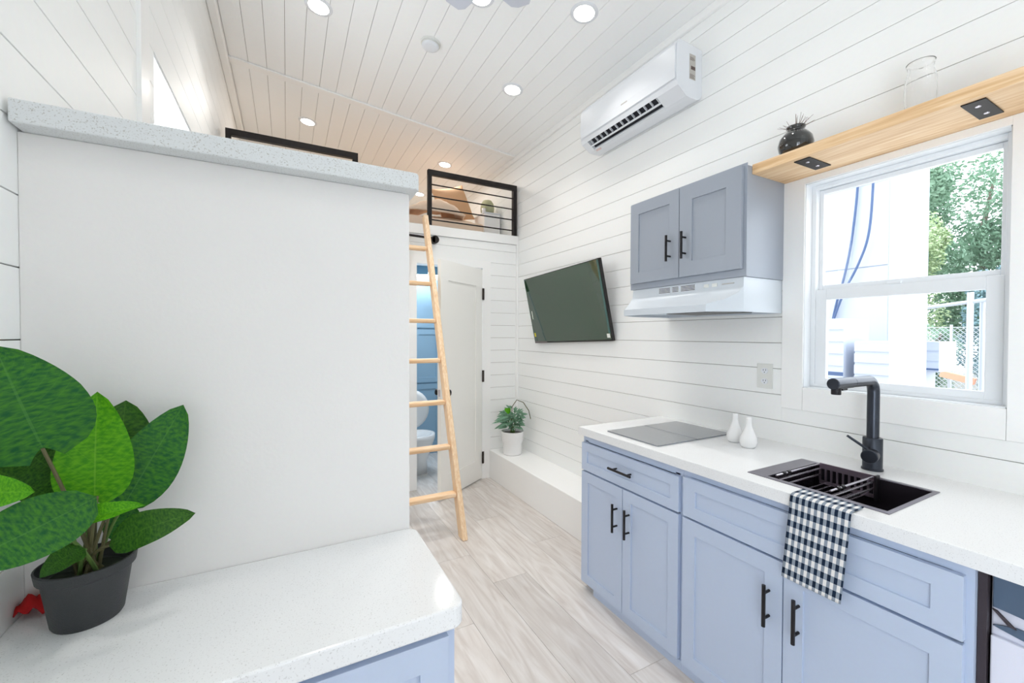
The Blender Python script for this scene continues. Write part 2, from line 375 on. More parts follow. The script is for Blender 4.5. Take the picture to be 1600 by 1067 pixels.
struct('trim_1', MB().box(XL - 0.012, XL + 0.012, 1.823, 1.921, 0, 3.52), M_TRIM, bevel=0.001)
# far wall (front of the loft) with the doorway
DX0, DX1, DZ = 1.045, 1.70, 2.085
TH = 0.10
mb = MB().box(XL, DX0, YF + 0.012, YF + TH, 0, 2.43).box(DX1, XR, YF + 0.012, YF + TH, 0, 2.43).box(DX0, DX1, YF + 0.012, YF + TH, DZ, 2.43)
wf = struct('wall_far', mb, M_GROOVE)
zf = [0.029 + 0.1246 * k for k in range(0, 20)]
for a, b in zip(zf[:-1], zf[1:]):
    b0 = min(b, 2.35)
    if b0 <= a: continue
    def fp(x0, x1, z0, z1):
        if z1 - z0 > 0.01: obj('plank', MB().box(x0, x1, YF, YF + 0.012, z0 + G / 2, z1 - G / 2), M_PLANK, wf, bevel=0.0008, segs=1)
    if a >= DZ + 0.06: fp(XL, XR - 0.02, a, b0)
    else: fp(XL, DX0 - 0.085, a, b0); fp(DX1 + 0.09, XR - 0.02, a, b0)
struct('trim_2', MB().box(XL, XR, YF - 0.016, YF + 0.012, 2.352, 2.44), M_TRIM, bevel=0.002)                 # fascia at the loft floor
mb = MB().box(DX1, DX1 + 0.09, YF - 0.008, YF + 0.012, 0, DZ + 0.07).box(DX0 - 0.085, DX0, YF - 0.008, YF + 0.012, 0, DZ + 0.07)
mb.box(DX0, DX1, YF - 0.008, YF + 0.012, DZ, DZ + 0.07)
mb.box(DX1 - 0.004, DX1 + 0.012, YF + 0.012, YF + TH, 0, DZ).box(DX0 - 0.012, DX0 + 0.004, YF + 0.012, YF + TH, 0, DZ).box(DX0, DX1, YF + 0.012, YF + TH, DZ - 0.004, DZ + 0.012)
struct('trim_3', mb, M_TRIM)
struct('trim_4', MB().box(XR - 0.022, XR, YF - 0.02, YF + 0.012, 0.28, 2.352), M_TRIM)                         # corner bead
# ceiling
mb = MB().add([(XL - 0.1, YB, zc(XL - 0.1) + 0.012), (XR + 0.12, YB, zc(XR + 0.12) + 0.012), (XR + 0.12, YE, zc(XR + 0.12) + 0.012), (XL - 0.1, YE, zc(XL - 0.1) + 0.012),
               (XL - 0.1, YB, zc(XL - 0.1) + 0.1), (XR + 0.12, YB, zc(XR + 0.12) + 0.1), (XR + 0.12, YE, zc(XR + 0.12) + 0.1), (XL - 0.1, YE, zc(XL - 0.1) + 0.1)],
              [(0, 3, 2, 1), (4, 5, 6, 7), (0, 1, 5, 4), (1, 2, 6, 5), (2, 3, 7, 6), (3, 0, 4, 7)])
ce = struct('ceiling', mb, M_GROOVE)
def slanted(x0, x1, y0, y1, d0, d1):
    return MB().add([(x0, y0, zc(x0) + d0), (x1, y0, zc(x1) + d0), (x1, y1, zc(x1) + d0), (x0, y1, zc(x0) + d0),
                     (x0, y0, zc(x0) + d1), (x1, y0, zc(x1) + d1), (x1, y1, zc(x1) + d1), (x0, y1, zc(x0) + d1)],
                    [(0, 3, 2, 1), (4, 5, 6, 7), (0, 1, 5, 4), (1, 2, 6, 5), (2, 3, 7, 6), (3, 0, 4, 7)])
xc = [XL] + [-0.378 + 0.1245 * k for k in range(0, 20)] + [XR]
for a, b in zip(xc[:-1], xc[1:]):
    if b - a < 0.01: continue
    for y0, y1 in ((YB, 3.86), (3.87, YE)):
        obj('plank', slanted(a + G / 2, b - G / 2, y0, y1, 0.0, 0.012), M_CEIL, ce, bevel=0.0008, segs=1)
struct('trim_5', slanted(XL, XR, 3.820, 3.900, -0.016, 0.0), M_TRIM, bevel=0.006, segs=3)                                            # batten across the ceiling
struct('trim_6', slanted(XL, XL + 0.055, YB, YE, -0.055, 0.0), M_TRIM, bevel=0.01, segs=3)                       # left crown
struct('trim_7', slanted(XR - 0.022, XR, YB, YE, -0.05, 0.0), M_TRIM, bevel=0.006, segs=3)                       # right crown
# rear wall with the glass door opening, loft end wall
struct('wall_rear', MB().box(XL, XR, YB - 0.1, YB, 0, 3.7), M_PLANK)
struct('wall_loft_end', MB().box(XL, XR, YE, YE + 0.1, 0, 3.7), M_PLANK)
struct('baseboard_far', MB().box(DX1 + 0.09, 1.78, YF - 0.012, YF, 0, 0.06), M_TRIM)
# loft floor and bathroom shell below it
struct('floor_loft', MB().box(XL, XR, YF + 0.012, YE, 2.34, 2.43), M_TRIM)
struct('wall_bathroom_left', MB().box(0.35, 0.40, YF + TH, 5.55, 0, 2.34), M_BATHW)
struct('wall_bathroom_back', MB().box(0.40, XR, 5.5, 5.55, 0, 2.34), M_BATHW)
# wheel-arch bench along the right wall
struct('trim_8', MB().box(1.78, XR, 1.905, YF, 0, 0.28), M_TRIM, bevel=0.006, segs=3)

# free-standing enclosure wall on the left (white) with the stone cap
wp = struct('wall_partition', MB().box(XL, 0.286, 1.11, 1.78, 0, 1.80), M_DRYWALL, bevel=0.002)
def rounded(x0, x1, y0, y1, r, corners, n=6):
    pts = []
    cs = {'bl': (x0 + r, y0 + r, PI), 'br': (x1 - r, y0 + r, 1.5 * PI), 'tr': (x1 - r, y1 - r, 0), 'tl': (x0 + r, y1 - r, 0.5 * PI)}
    sharp = {'bl': (x0, y0), 'br': (x1, y0), 'tr': (x1, y1), 'tl': (x0, y1)}
    for k in ('bl', 'br', 'tr', 'tl'):
        if k in corners:
            a, b, st = cs[k]
            for i in range(n + 1): q = st + i / n * PI / 2; pts.append((a + r * math.cos(q), b + r * math.sin(q)))
        else: pts.append(sharp[k])
    return pts
o = obj('stone_cap', MB().prism(rounded(XL + 0.006, 0.303, 1.065, 1.80, 0.018, ('br',)), 1.80, 1.842), M_QZR, wp, bevel=0.003)
prop(o, 'speckled white stone cap')
o = obj('stone_worktop', MB().prism(rounded(XL, 0.300, 0.743, 1.11, 0.026, ('br', 'tr')), 0.872, 0.914), M_QZ, bevel=0.004)
prop(o, 'white stone worktop with rounded corner carrying the large potted plant', 'countertop')

# ------------------------------------------------------------------ shaker doors, handles
def shaker(mb, axis, a0, a1, z0, z1, d0, d1, st=0.055, rec=0.007):
    """front plane at d0, back at d1 along the depth axis; a = horizontal axis"""
    def P(a, d, z): return (d, a, z) if axis == 'x' else (a, d, z)
    s = 1 if d1 > d0 else -1
    di = d0 + s * rec
    o_ = [(a0, z0), (a1, z0), (a1, z1), (a0, z1)]; q = min(st, (z1 - z0) * 0.3); i_ = [(a0 + st, z0 + q), (a1 - st, z0 + q), (a1 - st, z1 - q), (a0 + st, z1 - q)]
    v = [P(a, d0, z) for a, z in o_] + [P(a, d0, z) for a, z in i_] + [P(a, di, z) for a, z in i_] + [P(a, d1, z) for a, z in o_]
    f = []
    for k in range(4):
        j = (k + 1) % 4
        f += [(k, j, 4 + j, 4 + k), (4 + k, 4 + j, 8 + j, 8 + k), (k, 12 + k, 12 + j, j)]
    f += [(8, 9, 10, 11), (12, 15, 14, 13)]
    return mb.add(v, f)
def pull_v(par, x, y, z0, z1, name='handle'):
    m = MB().tube([(x - 0.032, y, z0), (x - 0.032, y, z1)], 0.0062, 10)
    for z in (z0 + 0.028, z1 - 0.028): m.tube([(x, y, z), (x - 0.032, y, z)], 0.0048, 8)
    return obj(name, m, M_BLACK, par, smooth=True)
def pull_h(par, x, y0, y1, z):
    m = MB().tube([(x - 0.032, y0, z), (x - 0.032, y1, z)], 0.0062, 10)
    for y in (y0 + 0.028, y1 - 0.028): m.tube([(x, y, z), (x - 0.032, y, z)], 0.0048, 8)
    return obj('handle', m, M_BLACK, par, smooth=True)
XD, XFF = 1.460, 1.479     # door front, face frame front
# base cabinet under the hob
c1 = thing('base_cabinet', (1.78, 1.55, 0), 'blue-grey base cabinet with one drawer above two doors, under the hob', 'cabinet')
b = MB().box(XFF, 2.085, 1.875, 1.893, 0.04, 0.872).box(XFF, 2.085, 1.2145, 1.232, 0.04, 0.872).box(XFF, 2.085, 1.232, 1.875, 0.04, 0.058).box(2.07, 2.085, 1.232, 1.875, 0.058, 0.872)
b.box(XFF, XFF + 0.02, 1.232, 1.875, 0.832, 0.872).box(XFF, XFF + 0.02, 1.232, 1.875, 0.655, 0.69).box(XFF, XFF + 0.02, 1.232, 1.255, 0.058, 0.84).box(XFF, XFF + 0.02, 1.852, 1.875, 0.058, 0.84).box(1.474, 2.06, 1.2145, 1.797, 0.0, 0.04)
obj('body', b, M_CAB, c1)
d = obj('drawer', shaker(MB(), 'x', 1.226, 1.888, 0.677, 0.829, XD, XFF, 0.045), M_CAB, c1, bevel=0.001)
pull_h(d, XD, 1.478, 1.634, 0.757)
d = obj('door', shaker(MB(), 'x', 1.564, 1.888, 0.045, 0.668, XD, XFF), M_CAB, c1, bevel=0.001); pull_v(d, XD, 1.600, 0.442, 0.584)
d = obj('door', shaker(MB(), 'x', 1.226, 1.560, 0.045, 0.668, XD, XFF), M_CAB, c1, bevel=0.001); pull_v(d, XD, 1.515, 0.442, 0.584)
# sink cabinet
c2 = thing('base_cabinet', (1.78, 0.78, 0), 'wide blue-grey sink cabinet with a long false drawer front above two doors', 'cabinet')
b = MB().box(XFF, 2.085, 1.195, 1.2135, 0.04, 0.872).box(XFF, 2.085, 0.360, 0.378, 0.04, 0.872).box(XFF, 2.085, 0.378, 1.195, 0.04, 0.058).box(2.07, 2.085, 0.378, 1.195, 0.058, 0.872).box(XFF, XFF + 0.02, 0.378, 0.400, 0.058, 0.84).box(XFF, XFF + 0.02, 1.175, 1.195, 0.058, 0.84)
b.box(XFF, XFF + 0.02, 0.378, 1.195, 0.840, 0.872).box(XFF, XFF + 0.02, 0.378, 1.195, 0.655, 0.69).box(1.474, 2.06, 0.360, 1.2135, 0.0, 0.04)
obj('body', b, M_CAB, c2)
obj('drawer_front', shaker(MB(), 'x', 0.375, 1.204, 0.677, 0.839, XD, XFF, 0.06), M_CAB, c2, bevel=0.001)
d = obj('door', shaker(MB(), 'x', 0.800, 1.204, 0.045, 0.668, XD, XFF, 0.06), M_CAB, c2, bevel=0.001); pull_v(d, XD, 0.843, 0.437, 0.580)
d = obj('door', shaker(MB(), 'x', 0.375, 0.796, 0.045, 0.668, XD, XFF, 0.06), M_CAB, c2, bevel=0.001); pull_v(d, XD, 0.748, 0.437, 0.580)
# cabinet under the left worktop
c3 = thing('base_cabinet', (-0.08, 0.93, 0), 'blue-grey cabinet under the small worktop left of the aisle', 'cabinet')
obj('body', MB().box(XL, 0.286, 0.768, 1.108, 0, 0.872), M_CAB, c3, bevel=0.001)
obj('door', shaker(MB(), 'y', -0.42, 0.268, 0.05, 0.858, 0.750, 0.768, 0.055), M_CAB, c3, bevel=0.001)
# worktop with the sink cut-out
def slab_hole(x0, x1, y0, y1, hx0, hx1, hy0, hy1, z0, z1):
    O = [(x0, y0), (x1, y0), (x1, y1), (x0, y1)]; I = [(hx0, hy0), (hx1, hy0), (hx1, hy1), (hx0, hy1)]
    v = [(a, b, z1) for a, b in O + I] + [(a, b, z0) for a, b in O + I]; f = []
    for k in range(4):
        j = (k + 1) % 4
        f += [(k, j, 4 + j, 4 + k), (8 + k, 12 + k, 12 + j, 8 + j), (k, 8 + k, 8 + j, j), (4 + k, 4 + j, 12 + j, 12 + k)]
    return MB().add(v, f)
SX0, SX1, SY0, SY1 = 1.545, 1.880, 0.553, 0.955
o = obj('stone_worktop', slab_hole(1.447, XR, -0.75, 1.905, SX0, SX1, SY0, SY1, 0.872, 0.914), M_QZ, bevel=0.002)
prop(o, 'long white stone worktop with hob and black sink under the window', 'countertop')

# ------------------------------------------------------------------ sink, rack, faucet
sk = thing('kitchen_sink', (1.71, 0.755, 0.914), 'black sink let into the white worktop, with a wide ledge at its far end', 'sink')
obj('flange', slab_hole(1.528, 1.895, 0.545, 0.968, SX0 + 0.004, SX1 - 0.004, SY0 + 0.004, 0.905, 0.9141, 0.9165), M_SINKFL, sk)
w_ = MB()
x0, x1, y0, y1, zb, t = SX0 + 0.002, SX1 - 0.002, SY0 + 0.002, 0.910, 0.73, 0.003
w_.box(x0, x0 + t, y0, y1, zb, 0.9141).box(x1 - t, x1, y0, y1, zb, 0.9141).box(x0, x1, y0, y0 + t, zb, 0.9141).box(x0, x1, y1 - t, y1, zb, 0.9141).box(x0, x1, y0, y1, zb - t, zb)
obj('basin', w_, M_SINK, sk)
obj('drain', MB().lathe(1.71, 0.63, [(0.045, zb), (0.045, zb + 0.003), (0.03, zb + 0.003), (0.012, zb + 0.008), (0.001, zb + 0.009)], 24), M_STEEL, sk, smooth=True)
rk = thing('dish_rack', (1.71, 0.80, 0.83), 'dark metal expanding dish rack with slotted side sitting in the sink', 'dish rack')
p = MB().box(1.862, 1.868, 0.705, 0.885, 0.905, 0.926).box(1.862, 1.868, 0.705, 0.885, 0.845, 0.858)
for k in range(10): y = 0.705 + 0.0195 * k; p.box(1.862, 1.868, y, y + 0.006, 0.858, 0.905)
obj('slotted_side', p, M_RACK, rk)
p = MB().box(1.566, 1.572, 0.705, 0.885, 0.895, 0.908).box(1.566, 1.572, 0.705, 0.885, 0.845, 0.858)
for k in range(10): y = 0.705 + 0.0195 * k; p.box(1.566, 1.572, y, y + 0.006, 0.858, 0.895)
obj('slotted_side', p, M_RACK, rk)
obj('end_plate', MB().box(1.845, 1.872, 0.696, 0.703, 0.842, 0.930), M_BLACK, rk)
for y in (0.884, 0.712):
    for z in (0.921, 0.903, 0.880):
        obj('rail', MB().tube([(1.566, y, z), (1.865, y, z)], 0.0038, 8), M_STEEL, rk, smooth=True)
    for x in (1.61, 1.64): obj('clamp', MB().tube([(x, y, 0.921), (x + 0.012, y, 0.921)], 0.0075, 10), M_BLACK, rk, smooth=True)
for k in range(6):
    y = 0.735 + k * 0.026
    obj('wire', MB().tube([(1.569, y, 0.85), (1.865, y, 0.85)], 0.0026, 6), M_STEEL, rk, smooth=True)
FX, FY = 1.992, 0.765
fc = thing('kitchen_faucet', (FX, FY, 0.914), 'gunmetal pull-out kitchen faucet standing behind the sink', 'faucet')
obj('base', MB().lathe(FX, FY, [(0.034, 0.914), (0.034, 0.920), (0.031, 0.922), (0.031, 1.035), (0.029, 1.038), (0.022, 1.038)], 28), M_GUN, fc, smooth=True)
path = [(FX, FY, 1.036), (FX, FY, 1.215)]
for k in range(1, 9):
    a = k / 8 * PI / 2; path.append((FX - 0.045 + 0.045 * math.cos(a), FY, 1.215 + 0.045 * math.sin(a)))
path += [(1.82, FY, 1.26)]
obj('neck', MB().tube(path, 0.0195, 20), M_GUN, fc, smooth=True)
h = obj('spray_head', MB().tube([(1.818, FY, 1.26), (1.690, FY, 1.26)], 0.0205, 20), M_GUN, fc, smooth=True, bevel=0.002)
obj('nozzle', MB().lathe(1.712, FY, [(0.014, 1.222), (0.015, 1.224), (0.015, 1.245)], 18), M_BLACK, h, smooth=True)
obj('button', MB().box(1.745, 1.78, FY - 0.006, FY + 0.006, 1.234, 1.242), M_BLACK, h)
dv = Vector((-0.975, -0.22, 0)); cc = Vector((FX, FY, 0.975))
obj('valve', MB().tube([cc + dv * 0.02, cc + dv * 0.066], 0.026, 24), M_GUN, fc, smooth=True, bevel=0.003)
e_ = cc + dv * 0.045
obj('lever', MB().tube([e_ + Vector((0, 0, 0.018)), Vector((1.905, 0.812, 1.045))], [0.0055, 0.0045], 10), M_GUN, fc, smooth=True)

# towel over the worktop edge
def towel():
    ya, yb = 0.598, 0.765
    pts = [(1.512, 0.9205), (1.47, 0.9185), (1.452, 0.918), (1.4435, 0.9145), (1.4405, 0.904), (1.4400, 0.86), (1.4365, 0.80), (1.4345, 0.72), (1.4335, 0.640)]
    L = [0]
    for a, b in zip(pts[:-1], pts[1:]): L.append(L[-1] + math.dist(a, b))
    def at(t):
        s_ = t * L[-1]
        for i in range(len(pts) - 1):
            if s_ <= L[i + 1] + 1e-9:
                q = (s_ - L[i]) / (L[i + 1] - L[i]); return pts[i][0] + q * (pts[i + 1][0] - pts[i][0]), pts[i][1] + q * (pts[i + 1][1] - pts[i][1]), s_
    def fn(t, s_):
        x, z, q = at(t)
        wob = 0.0018 * math.sin(s_ * 17 + t * 3) * max(0, t - 0.3)
        y = yb + (ya - yb) * s_ + (0.022 * (t ** 1.4) if True else 0)
        return (x - 0.002 - abs(wob), y, z)
    def uvf(t, s_): return (s_ * 9.25, at(t)[2] / 0.040 + 0.2)
    m = MB().grid(fn, 50, 24, True, uvf)
    o = obj('dish_towel', m, M_TOWEL, None, smooth='all', solid=0.0028)
    prop(o, 'navy and white gingham towel folded over the worktop edge by the sink', 'towel')
towel()

# ------------------------------------------------------------------ hob
hb = thing('induction_hob', (1.77, 1.56, 0.914), 'flat dark glass hob in two halves set on the white worktop', 'hob')
obj('glass_panel', MB().prism(rounded(1.505, 1.775, 1.382, 1.732, 0.008, ('bl', 'tl')), 0.9142, 0.920), M_HOB, hb, bevel=0.001)
obj('glass_panel', MB().prism(rounded(1.778, 2.040, 1.382, 1.732, 0.008, ('br', 'tr')), 0.9142, 0.920), M_HOB, hb, bevel=0.001)

# ------------------------------------------------------------------ shakers, outlet
prof = [(0.026, 0.0), (0.034, 0.010), (0.037, 0.028), (0.034, 0.048), (0.024, 0.072), (0.015, 0.094), (0.0115, 0.115), (0.0125, 0.134), (0.0105, 0.138), (0.003, 0.1395)]
for (x, y, lb) in ((1.876, 1.186, 'white bottle-shaped shaker nearer the sink of the pair'), (1.914, 1.278, 'white bottle-shaped shaker behind its twin, at the hob corner')):
    o = obj('salt_shaker', MB().lathe(x, y, [(r, 0.9141 + z) for r, z in prof], 28), M_CERAM, None, smooth='all')
    prop(o, lb, 'shaker', 'pair of white shakers beside the hob')
ol = thing('wall_outlet', (XR, 1.245, 1.168), 'white double wall socket on the planks below the range hood', 'outlet')
pl = obj('cover_plate', MB().box(XR - 0.005, XR - 0.0002, 1.207, 1.284, 1.168, 1.290), M_PLASTIC2, ol, bevel=0.002)
for z in (1.203, 1.255):
    s_ = obj('socket', MB().prism([(1.2455 + 0.017 * math.cos(a * PI / 8), z + 0.0145 * math.sin(a * PI / 8)) for a in range(16)], XR - 0.0065, XR - 0.005, 'x'), M_PLASTIC, ol)
    for dy, dz, w2, h2 in ((-0.006, 0.004, 0.0012, 0.004), (0.006, 0.004, 0.0012, 0.004), (0, -0.007, 0.002, 0.002)):
        obj('slot', MB().box(XR - 0.0069, XR - 0.0064, 1.2455 + dy - w2, 1.2455 + dy + w2, z + dz - h2, z + dz + h2), M_SLOT, s_)

# ------------------------------------------------------------------ wall cabinet, hood, shelf
wc = thing('wall_cabinet', (1.95, 1.51, 1.695), 'grey two-door wall cabinet mounted above the range hood', 'cabinet')
obj('body', MB().box(1.80, XR - 0.0005, 1.163, 1.862, 1.695, 2.190), M_CABUP, wc, bevel=0.0015)
obj('face_frame', MB().box(1.797, 1.80, 1.155, 1.866, 1.695, 2.196), M_CABUP, wc, bevel=0.001)
d = obj('door', shaker(MB(), 'x', 1.507, 1.850, 1.728, 2.184, 1.778, 1.797, 0.062), M_CABUP, wc, bevel=0.001); pull_v(d, 1.778, 1.560, 1.816, 1.952)
d = obj('door', shaker(MB(), 'x', 1.170, 1.503, 1.728, 2.184, 1.778, 1.797, 0.075), M_CABUP, wc, bevel=0.001); pull_v(d, 1.778, 1.464, 1.816, 1.952)
hd = thing('range_hood', (1.90, 1.51, 1.535), 'white range hood fixed under the grey wall cabinet', 'range hood')
def hood_shell():
    # plan outline tapers to the front lip; body front x=1.805, lip x=1.665
    ya, yb = 1.170, 1.852
    la, lb = 1.255, 1.775
    R = [  # rows: (x, y0, y1, z)
        (1.805, ya, yb, 1.694), (1.800, ya, yb, 1.650), (1.775, ya + 0.008, yb - 0.008, 1.622), (1.725, ya + 0.035, yb - 0.035, 1.594), (1.668, la, lb, 1.574), (1.660, la, lb, 1.570), (1.660, la, lb, 1.537)]
    m = MB(); v = []; 
    for x, a, b2, z in R: v += [(x, a, z), (x, b2, z)]
    f = [(2 * i, 2 * i + 1, 2 * i + 3, 2 * i + 2) for i in range(len(R) - 1)]
    n = len(v)
    # side walls: bottom edge runs from the lip to the wall
    v += [(XR - 0.001, ya, 1.694), (XR - 0.001, ya, 1.537), (1.805, ya, 1.537), (XR - 0.001, yb, 1.694), (XR - 0.001, yb, 1.537), (1.805, yb, 1.537)]
    f += [(0, n, n + 1, n + 2), (1, n + 5, n + 4, n + 3), (0, 1, n + 3, n), (n, n + 3, n + 4, n + 1)]
    f.append(tuple([0, 2, 4, 6, 8, 10, 12, n + 2])); f.append(tuple([1, n + 5, 13, 11, 9, 7, 5, 3]))
    return m.add(v, f)
obj('hood_shell', hood_shell(), mat('hood_enamel', srgb(208, 215, 222), 0.3, spec=0.4), hd, smooth=True)
obj('underside', MB().prism([(1.672, 1.262), (1.672, 1.768), (1.805, 1.844), (2.095, 1.844), (2.095, 1.178), (1.805, 1.178)], 1.550, 1.553), mat('hood_underside_grey', srgb(176, 190, 204), 0.4, metal=0.3), hd)
ft = obj('grease_filter', MB().box(1.80, 2.04, 1.28, 1.60, 1.542, 1.550), mat('filter_mesh', srgb(120, 120, 120), 0.5, metal=0.7, bump=1.0, bscale=400), hd)
for bi, (ya_, yb_) in enumerate(((1.655, 1.575), (1.565, 1.520), (1.510, 1.42))):
    gr = obj('vent_grille', MB().box(1.7995, 1.8035, yb_, ya_, 1.655, 1.685), M_PLASTIC, hd)
    for k in range(4):
        z = 1.658 + k * 0.0072
        n_ = 3
        obj('slot', MB().box(1.7985, 1.7996, yb_ + 0.003, ya_ - 0.003, z, z + 0.0032), M_SLOT, gr)
obj('switch', MB().box(1.7985, 1.8035, 1.345, 1.372, 1.662, 1.678), M_PLASTIC2, hd, bevel=0.001)
obj('switch', MB().box(1.7985, 1.8035, 1.300, 1.327, 1.662, 1.678), M_PLASTIC2, hd, bevel=0.001)
obj('badge', MB().box(1.7990, 1.8035, 1.215, 1.275, 1.668, 1.672), M_LABELG, hd)

sh = obj('wall_shelf', MB().box(1.842, XR - 0.0005, -0.75, 1.1625, 2.153, 2.196), M_PINE, None, bevel=0.002)
prop(sh, 'thick natural pine shelf running above the sink window', 'shelf')
for (ya_, yb_, x0, x1, lb) in ((0.937, 0.997, 1.862, 2.028, 'black steel plate under the pine shelf nearer the wall cabinet'), (0.453, 0.508, 1.866, 2.034, 'black steel plate under the pine shelf at its right, above the window corner')):
    br = thing('shelf_bracket', ((x0 + x1) / 2, (ya_ + yb_) / 2, 2.149), lb, 'bracket', 'shelf brackets under the pine shelf')
    obj('plate', MB().box(x0, x1, ya_, yb_, 2.149, 2.1529), M_RAIL, br, bevel=0.001)
    for x in (x0 + 0.045, x1 - 0.045): obj('screw', MB().lathe(x, (ya_ + yb_) / 2, [(0.003, 2.1462), (0.007, 2.1475), (0.0075, 2.149)], 12), M_STEEL, br, smooth=True)

# vase with twigs, glass jar
vs = thing('round_vase', (1.945, 1.035, 2.196), 'round glossy black vase with dry twigs on the pine shelf', 'vase')
pr = [(0.030, 0), (0.048, 0.012), (0.062, 0.035), (0.067, 0.058), (0.062, 0.085), (0.047, 0.106), (0.034, 0.115), (0.031, 0.120), (0.036, 0.130), (0.037, 0.136), (0.031, 0.136), (0.027, 0.125)]
obj('vase_body', MB().lathe(1.945, 1.035, [(r, 2.1961 + z) for r, z in pr], 36), M_BVASE, vs, smooth='all')
for k in range(26):
    a = random.uniform(0, 2 * PI); el = random.uniform(0.15, 1.2); L_ = random.uniform(0.03, 0.055)
    p0 = Vector((1.945 + 0.024 * math.cos(a), 1.035 + 0.024 * math.sin(a), 2.328)); p1 = p0 + Vector((math.cos(a) * math.cos(el), math.sin(a) * math.cos(el), math.sin(el))) * L_
    obj('twig', MB().tube([p0, p1], [0.0009, 0.0005], 5), M_TWIG, vs)
jp = [(0.030, 0.0), (0.037, 0.004), (0.041, 0.02), (0.043, 0.09), (0.042, 0.13), (0.037, 0.155), (0.034, 0.165), (0.0355, 0.178), (0.038, 0.186), (0.039, 0.189), (0.036, 0.189), (0.0335, 0.178), (0.032, 0.165), (0.035, 0.153), (0.040, 0.13), (0.041, 0.09), (0.039, 0.022), (0.035, 0.008), (0.002, 0.006)]
o = obj('glass_jar', MB().lathe(1.96, 0.634, [(r, 2.1961 + z) for r, z in jp], 36), M_GLASS, None, smooth='all')
prop(o, 'empty clear glass jar standing on the pine shelf above the window', 'jar')

# ------------------------------------------------------------------ sink window
wn = struct('window_1', MB().box(2.205, 2.215, WY0, WY0 + 0.02, WZ0, WZ1).box(2.205, 2.215, WY1 - 0.02, WY1, WZ0, WZ1).box(2.205, 2.215, WY0, WY1, WZ0, WZ0 + 0.02).box(2.205, 2.215, WY0, WY1, WZ1 - 0.02, WZ1), M_VINYL)
xa = XR - 0.006
obj('casing', MB().box(xa, XR + 0.012, WY1, CY1, CZ0, 2.1525), M_TRIM, wn, bevel=0.001)
obj('casing', MB().box(xa, XR + 0.012, CY0, WY0, CZ0, 2.1525), M_TRIM, wn, bevel=0.001)
obj('casing', MB().box(xa, XR + 0.012, WY0, WY1, WZ1, 2.1525), M_TRIM, wn, bevel=0.001)
obj('apron', MB().box(xa, XR + 0.012, WY0 + 0.001, WY1 - 0.001, CZ0, WZ0), M_TRIM, wn, bevel=0.001)
j = 0.004
obj('reveal', MB().box(XR, 2.205, WY1 - j, WY1, WZ0, WZ1).box(XR, 2.205, WY0, WY0 + j, WZ0, WZ1).box(XR, 2.205, WY0, WY1, WZ1 - j, WZ1).box(XR, 2.205, WY0, WY1, WZ0, WZ0 + j), M_VINYL, wn)
def ring(x0, x1, y0, y1, z0, z1, wy, wb, wt):
    return MB().box(x0, x1, y0, y0 + wy, z0, z1).box(x0, x1, y1 - wy, y1, z0, z1).box(x0, x1, y0 + wy, y1 - wy, z0, z0 + wb).box(x0, x1, y0 + wy, y1 - wy, z1 - wt, z1)
obj('outer_frame', ring(2.150, 2.205, WY0 + j, WY1 - j, WZ0 + j, WZ1 - j, 0.018, 0.014, 0.018), M_VINYL, wn, bevel=0.0015)
s1 = obj('upper_sash', ring(2.180, 2.202, 0.470, 1.050, 1.630, 2.100, 0.016, 0.032, 0.020), M_VINYL, wn, bevel=0.002)
obj('pane', MB().box(2.190, 2.192, 0.484, 1.036, 1.660, 2.082), M_PANE, s1)
s2 = obj('lower_sash', ring(2.155, 2.178, 0.470, 1.050, 1.206, 1.640, 0.044, 0.030, 0.046), M_VINYL, wn, bevel=0.002)
obj('pane', MB().box(2.165, 2.167, 0.512, 1.008, 1.234, 1.596), M_PANE, s2)
obj('latch', MB().box(2.150, 2.170, 0.745, 0.79, 1.640, 1.650), M_VINYL, s2, bevel=0.002)
# high window in the left wall
w2 = struct('window_2', ring(XL - 0.035, XL - 0.004, LY0, LY1, LZ0, LZ1, 0.012, 0.012, 0.012), M_VINYL)
obj('pane', MB().box(XL - 0.022, XL - 0.020, LY0 + 0.012, LY1 - 0.012, LZ0 + 0.012, LZ1 - 0.012), M_PANE, w2)

def ringx(x0, x1, y0, y1, z0, z1, wv): return ring(x0, x1, y0, y1, z0, z1, wv, wv, wv)
d2 = struct('door_2', ringx(XL - 0.05, XL - 0.01, EY0, -1.502, 0, EZ, 0.06), M_VINYL)  # unseen door, put in as an opening for the side fill
mm = ringx(XL - 0.05, XL - 0.01, -1.498, EY1, 0, EZ, 0.06); obj('sliding_leaf', mm, M_VINYL, d2)
obj('pane', MB().box(XL - 0.032, XL - 0.029, EY0 + 0.06, -1.56, 0.06, EZ - 0.06), M_PANE, d2)
obj('pane', MB().box(XL - 0.032, XL - 0.029, -1.44, EY1 - 0.06, 0.06, EZ - 0.06), M_PANE, d2)

# ------------------------------------------------------------------ air conditioner
ac = thing('air_conditioner', (2.0, 2.05, 2.765), 'white split air conditioner high on the planked wall', 'air conditioner')
full = [(XR - 0.0005, 3.055), (1.925, 3.066), (1.905, 3.060), (1.893, 3.035), (1.889, 2.900), (1.893, 2.835), (1.903, 2.812), (1.972, 2.768), (2.00, 2.765), (2.06, 2.768), (2.085, 2.778), (XR - 0.0005, 2.80)]
notch = full[:7] + [(1.915, 2.850), (1.985, 2.815), (1.972, 2.768)] + full[8:]
A0, A1 = 1.628, 2.478
m = MB().prism(full, A0, A0 + 0.15, 'y').prism(notch, A0 + 0.15, A1 - 0.06, 'y').prism(full, A1 - 0.06, A1, 'y')
obj('housing', m, M_PLASTIC, ac)
obj('front_panel', MB().prism([(1.8885, 2.850), (1.8915, 3.036), (1.886, 3.032), (1.883, 2.900), (1.886, 2.845)], A0 + 0.004, A1 - 0.004, 'y'), M_PLASTIC, ac, bevel=0.0015)
